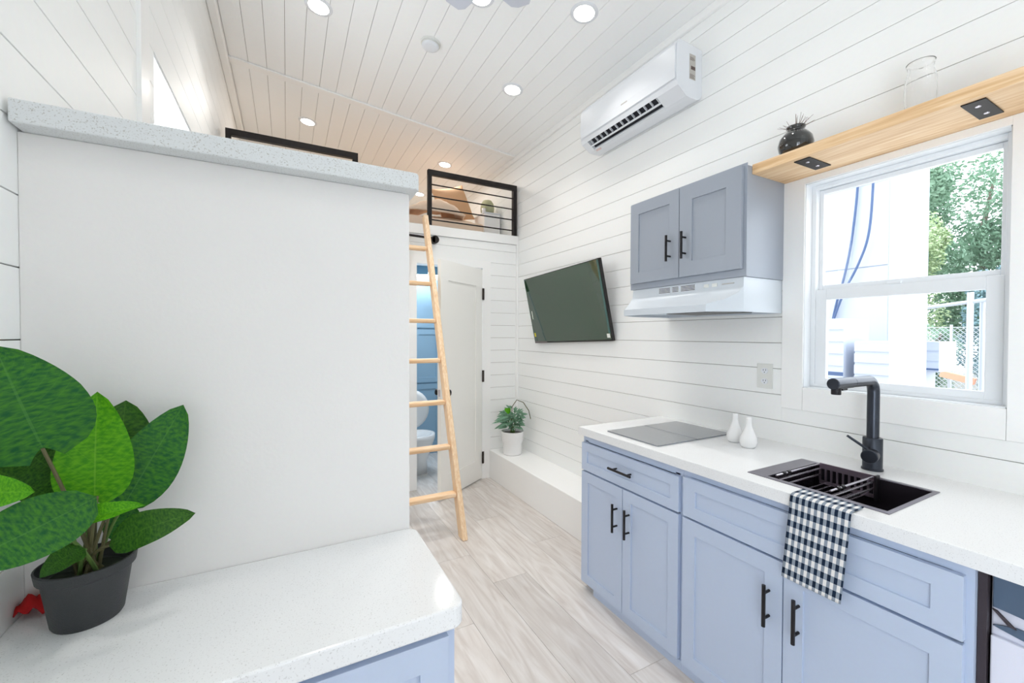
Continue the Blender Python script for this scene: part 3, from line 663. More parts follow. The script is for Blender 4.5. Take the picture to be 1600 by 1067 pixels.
def onslant(q, off):   # point on the slanted lower face, q 0..1 from front edge to underside
    a, b2 = Vector((1.903, 0, 2.812)), Vector((1.972, 0, 2.768)); n_ = Vector((0.044, 0, 0.069)).normalized()
    r_ = a.lerp(b2, q) + n_ * off; return (r_.x, r_.z)
def strip(q0, q1, o0, o1, y0, y1): return MB().prism([onslant(q0, o0), onslant(q1, o0), onslant(q1, o1), onslant(q0, o1)], y0, y1, 'y')
obj('air_slot', strip(0.03, 0.97, 0.022, 0.025, A0 + 0.151, A1 - 0.061), M_SLOT, ac)
obj('louvre', strip(0.46, 0.60, 0.001, 0.006, A0 + 0.152, A1 - 0.062), M_PLASTIC, ac)
obj('louvre', strip(0.90, 0.98, 0.001, 0.006, A0 + 0.152, A1 - 0.062), M_PLASTIC, ac)
for k in range(13):
    y = A0 + 0.16 + k * 0.0505
    obj('fin', strip(0.04, 0.46, 0.006, 0.020, y, y + 0.004), M_PLASTIC, ac)
obj('brand_mark', MB().box(1.8826, 1.8833, 2.00, 2.055, 2.893, 2.900), M_LABELG, ac)
obj('warning_sticker', strip(1.02, 1.2, -0.0005, 0.0005, 2.36, 2.41), mat('pale_pink_sticker', srgb(222, 200, 196), 0.5), ac)
lb_ = obj('rating_label', MB().box(1.995, 2.045, A0 - 0.0006, A0 + 0.0001, 2.87, 3.01), M_LABELG, ac)
obj('bar_code', MB().box(2.007, 2.043, A0 - 0.0010, A0 - 0.0006, 2.925, 2.945), M_LABELB, lb_)
for k in range(9): obj('print_line', MB().box(1.999, 2.04 - 0.004 * (k % 3), A0 - 0.0009, A0 - 0.0006, 2.876 + k * 0.005 + (0.075 if k > 4 else 0), 2.878 + k * 0.005 + (0.075 if k > 4 else 0)), M_LABELB, lb_)

# ------------------------------------------------------------------ television on its arm
tv = thing('television', (2.02, 2.83, 1.35), 'flat television tilted forward on a wall arm, dark green screen', 'television')
C_ = [Vector((1.937, 3.392, 1.941)), Vector((1.930, 2.322, 1.972)), Vector((2.060, 2.315, 1.386)), Vector((2.060, 3.386, 1.352))]  # TL TR BR BL
ex = (C_[1] - C_[0]).normalized(); ez = (C_[0] - C_[3]).normalized(); ny = ex.cross(ez).normalized()
if ny.x > 0: ny = -ny
def quadbox(q0, q1, r0, r1, d0, d1):
    def P(a, b2, d): return C_[3].lerp(C_[2], a).lerp(C_[0].lerp(C_[1], a), b2) + ny * d
    v = [P(q0, r0, d0), P(q1, r0, d0), P(q1, r1, d0), P(q0, r1, d0), P(q0, r0, d1), P(q1, r0, d1), P(q1, r1, d1), P(q0, r1, d1)]
    return MB().add(v, [(0, 3, 2, 1), (4, 5, 6, 7), (0, 1, 5, 4), (1, 2, 6, 5), (2, 3, 7, 6), (3, 0, 4, 7)])
obj('case', quadbox(0, 1, 0, 1, -0.028, -0.002), M_TVB, tv, bevel=0.002)
obj('screen', quadbox(0.006, 0.994, 0.022, 0.990, -0.002, 0.0), M_SCREEN, tv)
obj('film_strip', quadbox(0.975, 0.993, 0.10, 0.985, 0.0, 0.0006), M_FILM, tv)
obj('paper_label', quadbox(0.037, 0.047, 0.375, 0.50, 0.0, 0.0008), M_LABEL, tv)
obj('paper_label', quadbox(0.955, 0.985, 0.045, 0.095, 0.0, 0.0008), M_LABEL, tv)
obj('yellow_sticker', quadbox(0.022, 0.042, 0.10, 0.16, 0.0, 0.0008), M_YELLOW, tv)
obj('foot_trim', quadbox(0.01, 0.20, 0.0, 0.030, 0.0, 0.002), mat('grey_metal_trim', srgb(120, 112, 112), 0.3, metal=0.7), tv)
obj('wall_arm', MB().box(2.02, XR - 0.001, 2.78, 2.92, 1.60, 1.74), M_BLACK, tv)

# ------------------------------------------------------------------ door leaf (opened into the room)
dr = bpy.data.objects.new('door_1', None); COL.objects.link(dr); dr.location = (DX1 - 0.005, YF - 0.012, 0.01); WL[dr.name] = dr.location.copy(); dr['kind'] = 'structure'
HP = Vector((DX1 - 0.004, YF - 0.014, 0)); ang = math.atan2(3.415 - HP.y, 1.135 - HP.x); dd = Vector((math.cos(ang), math.sin(ang), 0)); nn = Vector((dd.y, -dd.x, 0))
if nn.y > 0: nn = -nn
LW = 0.655
def dbox(a0, a1, z0, z1, d0, d1):
    def P(a, d, z): q = HP + dd * a + nn * d; return (q.x, q.y, z)
    return MB().add([P(a0, d0, z0), P(a1, d0, z0), P(a1, d1, z0), P(a0, d1, z0), P(a0, d0, z1), P(a1, d0, z1), P(a1, d1, z1), P(a0, d1, z1)],
                    [(0, 3, 2, 1), (4, 5, 6, 7), (0, 1, 5, 4), (1, 2, 6, 5), (2, 3, 7, 6), (3, 0, 4, 7)])
def leafmesh():
    m = dbox(0, LW, 0.012, 2.07, -0.035, -0.008)
    for a0, a1, z0, z1 in ((0, 0.11, 0.012, 2.07), (LW - 0.11, LW, 0.012, 2.07), (0.11, LW - 0.11, 1.90, 2.07), (0.11, LW - 0.11, 0.012, 0.20)):
        q = dbox(a0, a1, z0, z1, -0.008, 0.0); m.add(q.v, q.f)
    return m
obj('leaf', leafmesh(), M_DOOR, dr)
kn = HP + dd * (LW - 0.055) + Vector((0, 0, 0.93))
for s_ in (1, -1):
    o0 = 0.0 if s_ == 1 else -0.035
    h = obj('door_knob', MB().tube([kn + nn * o0, kn + nn * (o0 + s_ * 0.008), kn + nn * (o0 + s_ * 0.010), kn + nn * (o0 + s_ * 0.030), kn + nn * (o0 + s_ * 0.034), kn + nn * (o0 + s_ * 0.052), kn + nn * (o0 + s_ * 0.060)], [0.030, 0.030, 0.012, 0.012, 0.027, 0.029, 0.018], 18), M_BLACK, dr, smooth=True)
obj('latch_plate', dbox(LW, LW + 0.001, 0.90, 0.96, -0.028, -0.008), M_STEEL, dr)
for z0, z1 in ((1.773, 1.885), (0.965, 1.078), (0.158, 0.272)):
    obj('hinge', MB().tube([(HP.x + 0.006, HP.y - 0.008, z0), (HP.x + 0.006, HP.y - 0.008, z1)], 0.009, 10).box(HP.x - 0.004, HP.x + 0.022, HP.y - 0.001, HP.y + 0.004, z0, z1), M_HINGE, dr)
# doorway view: bathroom cabinet, toilet, lamp
bc = thing('tall_cabinet', (1.35, 5.0, 0), 'tall blue bathroom cabinet seen through the open doorway', 'cabinet')
obj('body', MB().box(0.95, 1.66, 4.90, 5.40, 0.0, 2.12), M_BATHC, bc)
for z0, z1 in ((1.51, 2.10), (0.86, 1.49), (0.08, 0.84)):
    for x0, x1, hx in ((1.31, 1.64, 1.60), (0.97, 1.30, 1.01)):
        d = obj('door', shaker(MB(), 'y', x0, x1, z0, z1, 4.882, 4.90, 0.06), M_BATHC, bc, bevel=0.001)
        hz = z0 + 0.05 if z0 > 1.5 else z1 - 0.20
        hx = 1.335 if False else hx
        obj('handle', MB().tube([(hx, 4.858, hz), (hx, 4.858, hz + 0.14)], 0.007, 8).tube([(hx, 4.882, hz + 0.03), (hx, 4.858, hz + 0.03)], 0.005, 8).tube([(hx, 4.882, hz + 0.11), (hx, 4.858, hz + 0.11)], 0.005, 8), M_BLACK, d)
bl = thing('vanity_light', (1.42, 4.6, 2.04), 'white bar lamp glowing in the bathroom beyond the doorway', 'lamp')
obj('shade', MB().prism([(1.25, 4.55), (1.55, 4.50), (1.56, 4.60), (1.26, 4.66)], 2.05, 2.09), mat('lamp_bar', (1, 1, 1, 1), 0.4, emit=(1, 0.98, 0.95, 1), estr=2.2), bl, bevel=0.01)
obj('stem', MB().tube([(1.40, 4.58, 2.09), (1.40, 4.58, 2.34)], 0.01, 8), M_PLASTIC2, bl)
area('bathroom_light', (1.3, 4.45, 2.30), (0, 0, 0), 0.4, 0.4, 22, (0.84, 0.92, 1.0))
tl = thing('toilet', (1.15, 4.35, 0), 'white toilet with rounded lid glimpsed through the doorway', 'toilet')
obj('bowl', MB().lathe(1.17, 4.30, [(0.12, 0), (0.12, 0.12), (0.16, 0.25), (0.20, 0.36), (0.20, 0.40), (0.16, 0.40), (0.12, 0.30), (0.02, 0.24)], 28), M_CERAM, tl, smooth='all')
def lidfn(u, v):
    a = v * 2 * PI; r = u
    return (1.17 + 0.20 * r * math.sin(a), 4.50 - 0.03 * (1 - r * r), 0.62 + 0.21 * r * math.cos(a))
obj('lid', MB().grid(lidfn, 5, 28), M_CERAM, tl, smooth='all', solid=0.02)

# ------------------------------------------------------------------ ladder
ld = thing('wooden_ladder', (0.88, 2.72, 0), 'leaning pine ladder with flat rungs going up to the loft', 'ladder')
XRr, XRl, wd, dp = 1.082, 0.64, 0.040, 0.085
f0 = Vector((0, 2.735, 0.0)); t0 = Vector((0, 3.665, 2.47)); tdir = (t0 - f0).normalized()
for x in (XRr, XRl):
    a = Vector((x, f0.y, 0.0)); b_ = Vector((x, t0.y, t0.z)); sv = Vector((0, 1, 0)); sv = Vector((0, tdir.z, -tdir.y))
    m = MB(); hh = dp / 2
    # foot cut level with the floor
    k0 = hh * tdir.y / tdir.z
    fl_ = [(x - wd / 2, a.y - dp / 2 / tdir.z, 0.001), (x + wd / 2, a.y - dp / 2 / tdir.z, 0.001), (x + wd / 2, a.y + dp / 2 / tdir.z, 0.001), (x - wd / 2, a.y + dp / 2 / tdir.z, 0.001)]
    tp = [b_ + Vector((-wd / 2, 0, 0)) - sv * hh, b_ + Vector((wd / 2, 0, 0)) - sv * hh, b_ + Vector((wd / 2, 0, 0)) + sv * hh * 0.6, b_ + Vector((-wd / 2, 0, 0)) + sv * hh * 0.6]
    m.add(fl_ + tp, [(0, 3, 2, 1), (4, 5, 6, 7), (0, 1, 5, 4), (1, 2, 6, 5), (2, 3, 7, 6), (3, 0, 4, 7)])
    obj('side_rail', m, M_LADDER, ld, bevel=0.008, segs=3)
for k in range(7):
    z = 0.285 + 0.3135 * k; y = f0.y + (t0.y - f0.y) * z / t0.z
    obj('rung', MB().box(XRl + wd / 2, XRr - wd / 2, y - 0.036, y + 0.036, z - 0.017, z + 0.017), M_RUNG, ld, bevel=0.012, segs=3)
# black pipe the ladder hooks on
lp = thing('ladder_pipe', (0.7, YF - 0.03, 2.27), 'black steel pipe with round end bracket on the wall behind the ladder', 'rail')
obj('pipe', MB().tube([(0.1, YF - 0.055, 2.345), (1.20, YF - 0.055, 2.310)], 0.011, 12), M_RAIL, lp, smooth=True)
obj('end_bracket', MB().tube([(1.20, YF - 0.075, 2.300), (1.20, YF - 0.0165, 2.300)], 0.036, 20).box(1.17, 1.20, YF - 0.075, YF - 0.02, 2.27, 2.325), M_RAIL, lp, bevel=0.003)
obj('end_bracket', MB().tube([(0.1, YF - 0.075, 2.345), (0.1, YF - 0.0165, 2.345)], 0.036, 20), M_RAIL, lp, bevel=0.003)

# ------------------------------------------------------------------ loft railings
def railing(x0, x1, zb, zt, y, label, nb=4):
    r = thing('loft_railing', ((x0 + x1) / 2, y, zb), label, 'railing', 'black steel railings at the loft edge')
    w2_ = 0.042
    obj('post', MB().box(x0, x0 + w2_ * 0.85, y - 0.02, y + 0.02, zb, zt), M_RAIL, r, bevel=0.002)
    obj('post', MB().box(x1 - w2_, x1, y - 0.02, y + 0.02, zb, zt), M_RAIL, r, bevel=0.002)
    obj('top_rail', MB().box(x0, x1, y - 0.0201, y + 0.0201, zt - 0.048, zt + 0.0005), M_RAIL, r, bevel=0.002)
    for k in range(nb):
        z = zb + 0.058 + k * 0.1085
        obj('bar', MB().tube([(x0 + 0.03, y, z), (x1 - 0.03, y, z)], 0.0065, 8), M_RAIL, r, smooth=True)
    return r
railing(1.152, 2.085, 2.4405, 2.955, YF + 0.012, 'black loft railing right of the ladder, in front of the bedding')
railing(-0.40, 0.540, 2.4405, 2.970, YF + 0.012, 'black loft railing showing only its top above the partition')

# ------------------------------------------------------------------ loft bed and things
bd = thing('loft_mattress', (1.0, 4.95, 2.431), 'low mattress with tan bedding lying on the loft floor', 'bed')
def bedfn(u, v):
    x = 0.1 + 1.76 * u; y = 4.02 + 1.9 * v
    e = min(1, min(u, 1 - u) * 14) ** 0.5 * min(1, min(v, 1 - v) * 12) ** 0.5
    return (x, y, 2.432 + 0.21 * e + 0.016 * math.sin(9 * u + 3 * v) * math.sin(11 * v) * e)
obj('bedding', MB().grid(bedfn, 30, 30), M_TAN, bd, smooth='all')
obj('mattress', MB().box(0.14, 1.84, 4.06, 5.9, 2.4305, 2.60), M_FUZZ, bd, bevel=0.03, segs=3)
def pillow(name, c, ex_, ez_, wx, hz, th, m, label, cat='pillow'):
    c, ex_, ez_ = Vector(c), Vector(ex_).normalized(), Vector(ez_).normalized(); en = ex_.cross(ez_).normalized()
    mb_ = MB()
    for s_ in (1, -1):
        def fn(u, v, s_=s_):
            a, b2 = 2 * u - 1, 2 * v - 1
            prof_ = max(0, (1 - abs(a) ** 2.6) * (1 - abs(b2) ** 2.6)) ** 0.5
            pin = 1 - 0.10 * (1 - abs(a) ** 2) * abs(b2) ** 2; pin2 = 1 - 0.10 * (1 - abs(b2) ** 2) * abs(a) ** 2
            return c + ex_ * (a * wx / 2 * pin2) + ez_ * (b2 * hz / 2 * pin) + en * (s_ * th / 2 * prof_)
        mb_.grid(fn, 14, 14)
    o_ = obj(name, mb_, m, None, smooth='all'); prop(o_, label, cat); return o_
pillow('pillow', (1.625, 4.42, 2.865), (1, 0.3, 0.36), (-0.30, 0.18, 0.93), 0.46, 0.42, 0.15, M_TANP, 'tan square pillow standing on one corner at the right end of the bed')
pillow('pillow', (1.14, 4.92, 2.79), (1, 0.1, 0.15), (0.0, 0.6, 0.8), 0.50, 0.34, 0.14, M_BROWN, 'brown pillow behind the pale fluffy throw on the loft bed')
def throwfn(u, v):
    x = 1.04 + 0.58 * u; y = 4.045 + 0.36 * v
    return (x + 0.05 * v, y, 2.648 + (0.12 + 0.09 * u) * math.sin(PI * min(1, u * 1.02)) ** 0.6 * math.sin(PI * (0.001 + 0.9 * v)) ** 0.55 + 0.01 * math.sin(20 * u) * math.sin(14 * v))
o = obj('fluffy_throw', MB().grid(throwfn, 24, 14), M_FUZZ, None, smooth='all', solid=0.02); prop(o, 'pale pinkish fluffy throw bunched on the loft bed', 'blanket')
nb_ = thing('bedside_box', (2.0, 4.3, 2.4305), 'low white box table beside the loft bed', 'bedside table')
obj('box', MB().box(1.885, 2.075, 4.16, 4.42, 2.4305, 2.745), M_TRIM, nb_, bevel=0.004)
obj('lid', MB().box(1.88, 2.08, 4.155, 4.425, 2.745, 2.76), M_PLASTIC, nb_, bevel=0.003)
tlm = thing('table_lamp', (1.99, 4.30, 2.76), 'small sage-green dome lamp on the white bedside box', 'lamp')
obj('lamp_shade', MB().lathe(1.985, 4.30, [(0.060, 2.79), (0.074, 2.80), (0.078, 2.84), (0.070, 2.89), (0.048, 2.925), (0.01, 2.937)], 24), M_SAGE, tlm, smooth='all')
obj('lamp_base', MB().lathe(1.985, 4.30, [(0.045, 2.7601), (0.045, 2.768), (0.02, 2.775), (0.02, 2.80)], 20), M_PLASTIC2, tlm, smooth=True)
o = obj('cup', MB().lathe(1.905, 4.22, [(0.016, 2.7601), (0.022, 2.77), (0.025, 2.81), (0.023, 2.81), (0.020, 2.775), (0.002, 2.768)], 18), M_CERAM, None, smooth='all'); prop(o, 'tiny white cup on the bedside box left of the green lamp', 'cup')

# ------------------------------------------------------------------ ceiling lights, detector, fan
def downlight(x, y, label, power, tone, spread=104):
    z = zc(x); t = thing('downlight', (x, y, z), label, 'ceiling light', 'round recessed downlights in the white ceiling')
    tilt = math.atan(0.1059)
    R = Matrix.Translation((x, y, z)) @ Matrix.Rotation(tilt, 4, 'Y')
    def tr(m):
        m.v = [tuple(R @ Vector(p)) for p in m.v]; return m
    obj('trim_ring', tr(MB().lathe(0, 0, [(0.060, -0.006), (0.078, -0.004), (0.082, 0.0)], 32, cap=False)), M_PLASTIC, t, smooth=True)
    obj('lens', tr(MB().lathe(0, 0, [(0.002, -0.005), (0.059, -0.006), (0.060, -0.002)], 32)), M_LAMP, t, smooth=True)
    area('downlight_beam', tuple(R @ Vector((0, 0, -0.012))), (0, tilt, 0), 0.11, 0.11, power, tone, 'DISK', 180 if y > 4 else spread)
WT = (1.0, 0.965, 0.925); LT = (1.0, 0.95, 0.90)
for x, y, lb, p_, c_ in (
        (0.183, 2.905, 'bright round downlight at the top edge of the picture, left ceiling row', CAN_POWER * 1.3, WT),
        (1.551, 2.007, 'large round downlight nearest the air conditioner top', CAN_POWER, WT),
        (1.547, 2.891, 'round downlight between the smoke detector and the air conditioner', CAN_POWER * 1.3, WT),
        (0.185, 4.513, 'small round downlight over the loft above the left black rail', LOFT_POWER, LT),
        (1.559, 4.509, 'small round downlight just above the right loft railing', LOFT_POWER, LT),
        (1.578, 5.607, 'farthest tiny downlight, seen beside the end of the stone cap', LOFT_POWER, LT),
        (0.995, 2.254, 'round downlight cut by the top edge between the fan blades', CAN_POWER * 0.5, WT)):
    downlight(x, y, lb, p_, c_)
for x, y, lb, f_ in ((0.183, 1.1, 'unseen downlight over the small plant worktop, above the picture edge', 0.4), (1.551, 1.1, 'unseen downlight over the kitchen sink, above the picture edge', 0.4),
                     (0.183, -0.3, 'unseen downlight behind the camera on the side door side', 0.7), (1.551, -0.3, 'unseen downlight behind the camera on the kitchen side', 0.15),
                     (0.85, -1.5, 'unseen downlight in the middle of the rear ceiling', 0.9)):
    downlight(x, y, lb, CAN_POWER * f_, WT)  # assumed fixtures out of view, kept because their light is needed
sd = thing('smoke_detector', (0.875, 2.80, zc(0.875)), 'round white smoke detector on the ceiling boards', 'smoke detector')
R = Matrix.Translation((0.865, 2.79, zc(0.865))) @ Matrix.Rotation(math.atan(0.1059), 4, 'Y')
m = MB().lathe(0, 0, [(0.002, -0.036), (0.040, -0.036), (0.052, -0.030), (0.058, -0.022)], 32); m.v = [tuple(R @ Vector(p)) for p in m.v]; obj('cover', m, M_PLASTIC, sd, smooth=True)
m = MB().lathe(0, 0, [(0.054, -0.022), (0.054, -0.014), (0.064, -0.012), (0.066, 0.0)], 32); m.v = [tuple(R @ Vector(p)) for p in m.v]; obj('base_ring', m, M_PLASTIC2, sd, smooth=True)
fan = thing('ceiling_fan', (0.82, 1.80, 3.10), 'white ceiling fan with only two blade tips in view at the top', 'ceiling fan')
FC = Vector((0.815, 1.80, 3.16))
obj('motor', MB().lathe(FC.x, FC.y, [(0.02, 3.10), (0.07, 3.11), (0.085, 3.15), (0.07, 3.19), (0.02, 3.20)], 28), M_FANB, fan, smooth=True)
obj('downrod', MB().tube([(FC.x, FC.y, 3.19), (FC.x, FC.y, zc(FC.x))], 0.014, 12), M_FANB, fan, smooth=True)
a1 = math.atan2(2.12 - FC.y, 0.775 - FC.x)
for k in range(5):
    a = a1 - k * 2 * PI / 5 * 0.98; d_ = Vector((math.cos(a), math.sin(a), 0)); s_ = Vector((-d_.y, d_.x, 0))
    m = MB(); pts = []
    for q, wv in ((0.07, 0.03), (0.14, 0.055), (0.24, 0.072), (0.30, 0.062), (0.325, 0.035)): pts.append((q, wv))
    out = [FC + d_ * q + s_ * wv + Vector((0, 0, 0.006)) for q, wv in pts] + [FC + d_ * q - s_ * wv - Vector((0, 0, 0.006)) for q, wv in reversed(pts)]
    n_ = len(out); v = [tuple(p) for p in out] + [tuple(p + Vector((0, 0, 0.006))) for p in out]
    m.add(v, [tuple(range(n_)), tuple(range(n_, 2 * n_))[::-1]] + [(i, (i + 1) % n_, n_ + (i + 1) % n_, n_ + i) for i in range(n_)])
    obj('blade', m, M_FANB, fan)

# ------------------------------------------------------------------ appliance under the worktop end
ap = thing('front_load_appliance', (1.8, -0.03, 0), 'white appliance with slate glass panel under the right end of the worktop', 'appliance')
obj('housing', MB().box(1.515, 2.06, -0.30, 0.341, 0.03, 0.862), M_LILAC, ap, bevel=0.004)
obj('control_panel', MB().prism([(-0.296, 0.858), (0.337, 0.858), (0.337, 0.775), (0.297, 0.772), (0.20, 0.758), (-0.296, 0.752)], 1.505, 1.515, 'x'), M_NAVY, ap, bevel=0.002)
obj('handle_recess', MB().prism([(0.337, 0.729), (0.325, 0.734), (0.300, 0.742), (0.2, 0.742), (-0.1, 0.742), (-0.1, 0.690), (0.2, 0.700), (0.286, 0.719), (0.325, 0.726)], 1.508, 1.5155, 'x'), M_NAVY, ap)
obj('handle', MB().prism([(0.337, 0.772), (0.328, 0.770), (0.297, 0.741), (0.311, 0.744)], 1.499, 1.507, 'x'), M_CHAR, ap, bevel=0.001)
obj('door', MB().box(1.503, 1.515, -0.296, 0.339, 0.06, 0.706), M_LILAC, ap, bevel=0.003)
obj('foot', MB().box(1.54, 1.60, 0.24, 0.30, 0, 0.03).box(1.54, 1.60, -0.30, -0.24, 0, 0.03).box(1.98, 2.04, 0.24, 0.30, 0, 0.03).box(1.98, 2.04, -0.30, -0.24, 0, 0.03), M_BLACK, ap)
o = obj('filler_post', MB().box(1.495, 1.60, 0.3435, 0.359, 0.0, 0.8719), M_CHAR, None); prop(o, 'dark filler strip between the sink cabinet and the white appliance', 'filler strip')

# ------------------------------------------------------------------ plants
def leaf(par, p0, p1, width, face, m, bend=0.03, fold=0.18, heart=0.0, name='leaf', nu=14, nv=8, wave=0.0, tipp=1.0):
    p0, p1 = Vector(p0), Vector(p1); ax = (p1 - p0); L_ = ax.length; ax.normalize(); face = Vector(face)
    n_ = (face - ax * face.dot(ax)).normalized(); sd_ = ax.cross(n_).normalized()
    def fn(u, v):
        t = u; a = 2 * v - 1
        wv = (math.sin(PI * min(1, t ** (0.80 if not heart else 0.66))) ** 0.62) if 0 < t < 1 else 0
        wv *= (1 - 0.15 * t) * tipp
        base = -heart * L_ * (1 - t) ** 3 * abs(a) ** 1.5
        if t == 0 and heart: wv = 0.25
        elif heart and t < 0.25: wv = max(wv, 0.25 + 2.4 * t if t < 0.2 else wv)
        q = p0 + ax * (t * L_ + base * (1 if t < 0.5 else 0)) + n_ * (bend * math.sin(PI * t) - bend * 0.8 * t * t)
        q = q + sd_ * (a * wv * width / 2) - n_ * (-(abs(a) * wv * width / 2) * fold) + n_ * (wave * math.sin(12 * t + 3 * a) * abs(a))
        return q
    return obj(name, MB().grid(fn, nu, nv, True), m, par, smooth='all', fix=False)
def stem(par, a, b_, r=0.003, sag=0.02, m=None):
    a, b_ = Vector(a), Vector(b_); mid = (a + b_) / 2 + Vector((0, 0, sag))
    pts = [a * (1 - t) ** 2 + mid * 2 * t * (1 - t) + b_ * t * t for t in [i / 6 for i in range(7)]]
    return obj('stem', MB().tube(pts, [r * (1.25 - 0.4 * i / 6) for i in range(7)], 7), m or M_STEM, par, smooth=True)
PX, PY = -0.321, 1.030
bp_ = thing('potted_plant', (PX, PY, 0.914), 'large broad-leaved green plant in a dark pot on the small worktop', 'plant')
obj('pot', MB().lathe(PX, PY, [(0.002, 0.9141), (0.046, 0.9141), (0.049, 0.919), (0.0605, 1.000), (0.066, 1.003), (0.0685, 1.020), (0.0655, 1.021), (0.063, 1.004), (0.060, 0.998), (0.002, 0.992)], 36), M_POT, bp_, smooth=True)
obj('soil', MB().lathe(PX, PY, [(0.002, 0.998), (0.03, 1.000), (0.0585, 0.996)], 28, cap=False), M_SOIL, bp_, smooth=True)
LEAVES = [
    ((-0.330, 0.900, 1.255), (-0.370, 0.880, 1.412), 0.150, (0.3, -1, 0.25), M_LDARK, 0.012, 0.1, 0.12),
    ((-0.299, 0.990, 1.134), (-0.294, 0.990, 1.327), 0.108, (0.25, -1, 0.15), M_LBRIGHT, 0.014, 0.16, 0.03),
    ((-0.283, 1.030, 1.128), (-0.274, 1.060, 1.302), 0.117, (0.2, -1, 0.15), M_LDEEP, 0.01, 0.1, 0),
    ((-0.272, 1.015, 1.103), (-0.183, 1.045, 1.288), 0.106, (0.25, -1, 0.25), M_LDARK, 0.012, 0.22, 0),
    ((-0.278, 0.980, 1.057), (-0.158, 0.980, 1.093), 0.067, (0.1, -0.8, 0.6), M_LDEEP, 0.016, 0.15, 0),
    ((-0.318, 0.930, 1.106), (-0.218, 0.920, 1.143), 0.042, (0.2, -0.6, 0.9), M_LBRIGHT, 0.012, 0.5, 0),
    ((-0.275, 0.920, 1.163), (-0.365, 0.740, 1.146), 0.094, (0.3, -1, 0.5), M_LDARK, -0.01, 0.05, 0),
    ((-0.302, 0.960, 1.065), (-0.347, 0.930, 1.049), 0.045, (0.1, -0.8, 0.8), M_LDEEP, 0.014, 0.2, 0),
    ((-0.402, 0.840, 1.219), (-0.321, 0.850, 1.203), 0.052, (0.3, -1, 0.3), M_LBRIGHT, 0.01, 0.1, 0),
    ((-0.341, 1.000, 1.135), (-0.424, 0.970, 1.228), 0.049, (0.2, -1, 0.6), M_LDEEP, 0.012, 0.2, 0),
    ((-0.324, 1.030, 1.147), (-0.406, 1.050, 1.223), 0.086, (0.2, -1, 0.2), M_LDEEP, 0.01, 0.1, 0),
    ((-0.317, 1.030, 1.170), (-0.346, 1.070, 1.309), 0.084, (0.2, -1, 0.1), M_LDEEP, 0.01, 0.1, 0),
    ((-0.287, 1.030, 1.046), (-0.259, 1.050, 1.096), 0.056, (0.2, -1, 0.3), M_LDARK, 0.01, 0.1, 0),
]
for i, (A, B_, wd_, fc_, m_, bn, fo, he) in enumerate(LEAVES):
    leaf(bp_, A, B_, wd_, fc_, m_, bn, fo, he, wave=0.002)
    a = i * 2.4; r0 = 0.012 + 0.004 * (i % 3)
    stem(bp_, (PX + r0 * math.cos(a), PY + r0 * math.sin(a), 0.995), A, 0.0028, 0.02, M_STEM if i % 2 else M_STEMB)
for i in range(5):
    a = i * 1.3; stem(bp_, (PX + 0.014 * math.cos(a), PY + 0.014 * math.sin(a), 0.995), (PX + 0.035 * math.cos(a), PY - 0.02 + 0.03 * math.sin(a), 1.10 + 0.01 * i), 0.0026, 0.01, M_STEMB)
# small plant on the bench
QX, QY = 1.915, 3.56
sp_ = thing('potted_plant', (QX, QY, 0.28), 'small variegated plant in a stepped white pot on the wall bench', 'plant')
obj('pot', MB().lathe(QX, QY, [(0.002, 0.2801), (0.082, 0.2801), (0.090, 0.288), (0.094, 0.39), (0.106, 0.412), (0.110, 0.50), (0.106, 0.503), (0.102, 0.49), (0.098, 0.48), (0.002, 0.478)], 36), M_CERAM, sp_, smooth=True)
obj('soil', MB().lathe(QX, QY, [(0.002, 0.485), (0.1, 0.481)], 24, cap=False), mat('grey_soil', srgb(130, 122, 124), 0.95, bump=0.6, bscale=150), sp_)
random.seed(11)
for k in range(120):
    a = random.uniform(0, 2 * PI); el = random.uniform(-0.1, 1.35); L_ = random.uniform(0.06, 0.10)
    rr = random.uniform(0.01, 0.085); zz = 0.53 + random.uniform(0.0, 0.19) * (1 - 0.3 * rr / 0.085)
    b0 = Vector((QX + rr * math.cos(a), QY + rr * math.sin(a), zz))
    d_ = Vector((math.cos(a) * math.cos(el) - 0.2, math.sin(a) * math.cos(el) - 0.15, math.sin(el) * 0.8 - 0.15))
    t1 = b0 + d_ * L_
    t1.x = min(t1.x, XR - 0.012); t1.y = min(t1.y, YF - 0.03)
    fc_ = Vector((-0.5, -0.8, 0.5)) + Vector((random.uniform(-.7, .7), random.uniform(-.5, .5), random.uniform(-.4, .8)))
    leaf(sp_, b0, t1, random.uniform(0.020, 0.030), fc_, M_LVAR, 0.010, 0.3, nu=5, nv=2)
    if k % 5 == 0: stem(sp_, (QX + random.uniform(-.02, .02), QY + random.uniform(-.02, .02), 0.485), b0, 0.0022, 0.0)
for (ax_, ay_, az_), (bx_, by_, bz_) in (((1.84, 3.50, 0.60), (1.70, 3.52, 0.55)), ((1.85, 3.5, 0.66), (1.69, 3.50, 0.63)), ((1.86, 3.5, 0.63), (1.67, 3.50, 0.61))):
    leaf(sp_, (ax_, ay_, az_), (bx_, by_, bz_), 0.03, (-0.3, -0.8, 0.6), M_LVAR, 0.01, 0.2, nu=6, nv=4)
leaf(sp_, (1.86, 3.50, 0.70), (1.79, 3.48, 0.735), 0.06, (-0.3, -1, 0.2), M_LBRIGHT, 0.01, 0.1, nu=6, nv=4)
obj('stem', MB().tube([(1.90, 3.55, 0.52), (1.90, 3.54, 0.74), (1.94, 3.52, 0.805), (2.00, 3.50, 0.78), (2.05, 3.48, 0.70), (2.065, 3.47, 0.62)], 0.004, 7), M_STEMB, sp_, smooth=True)
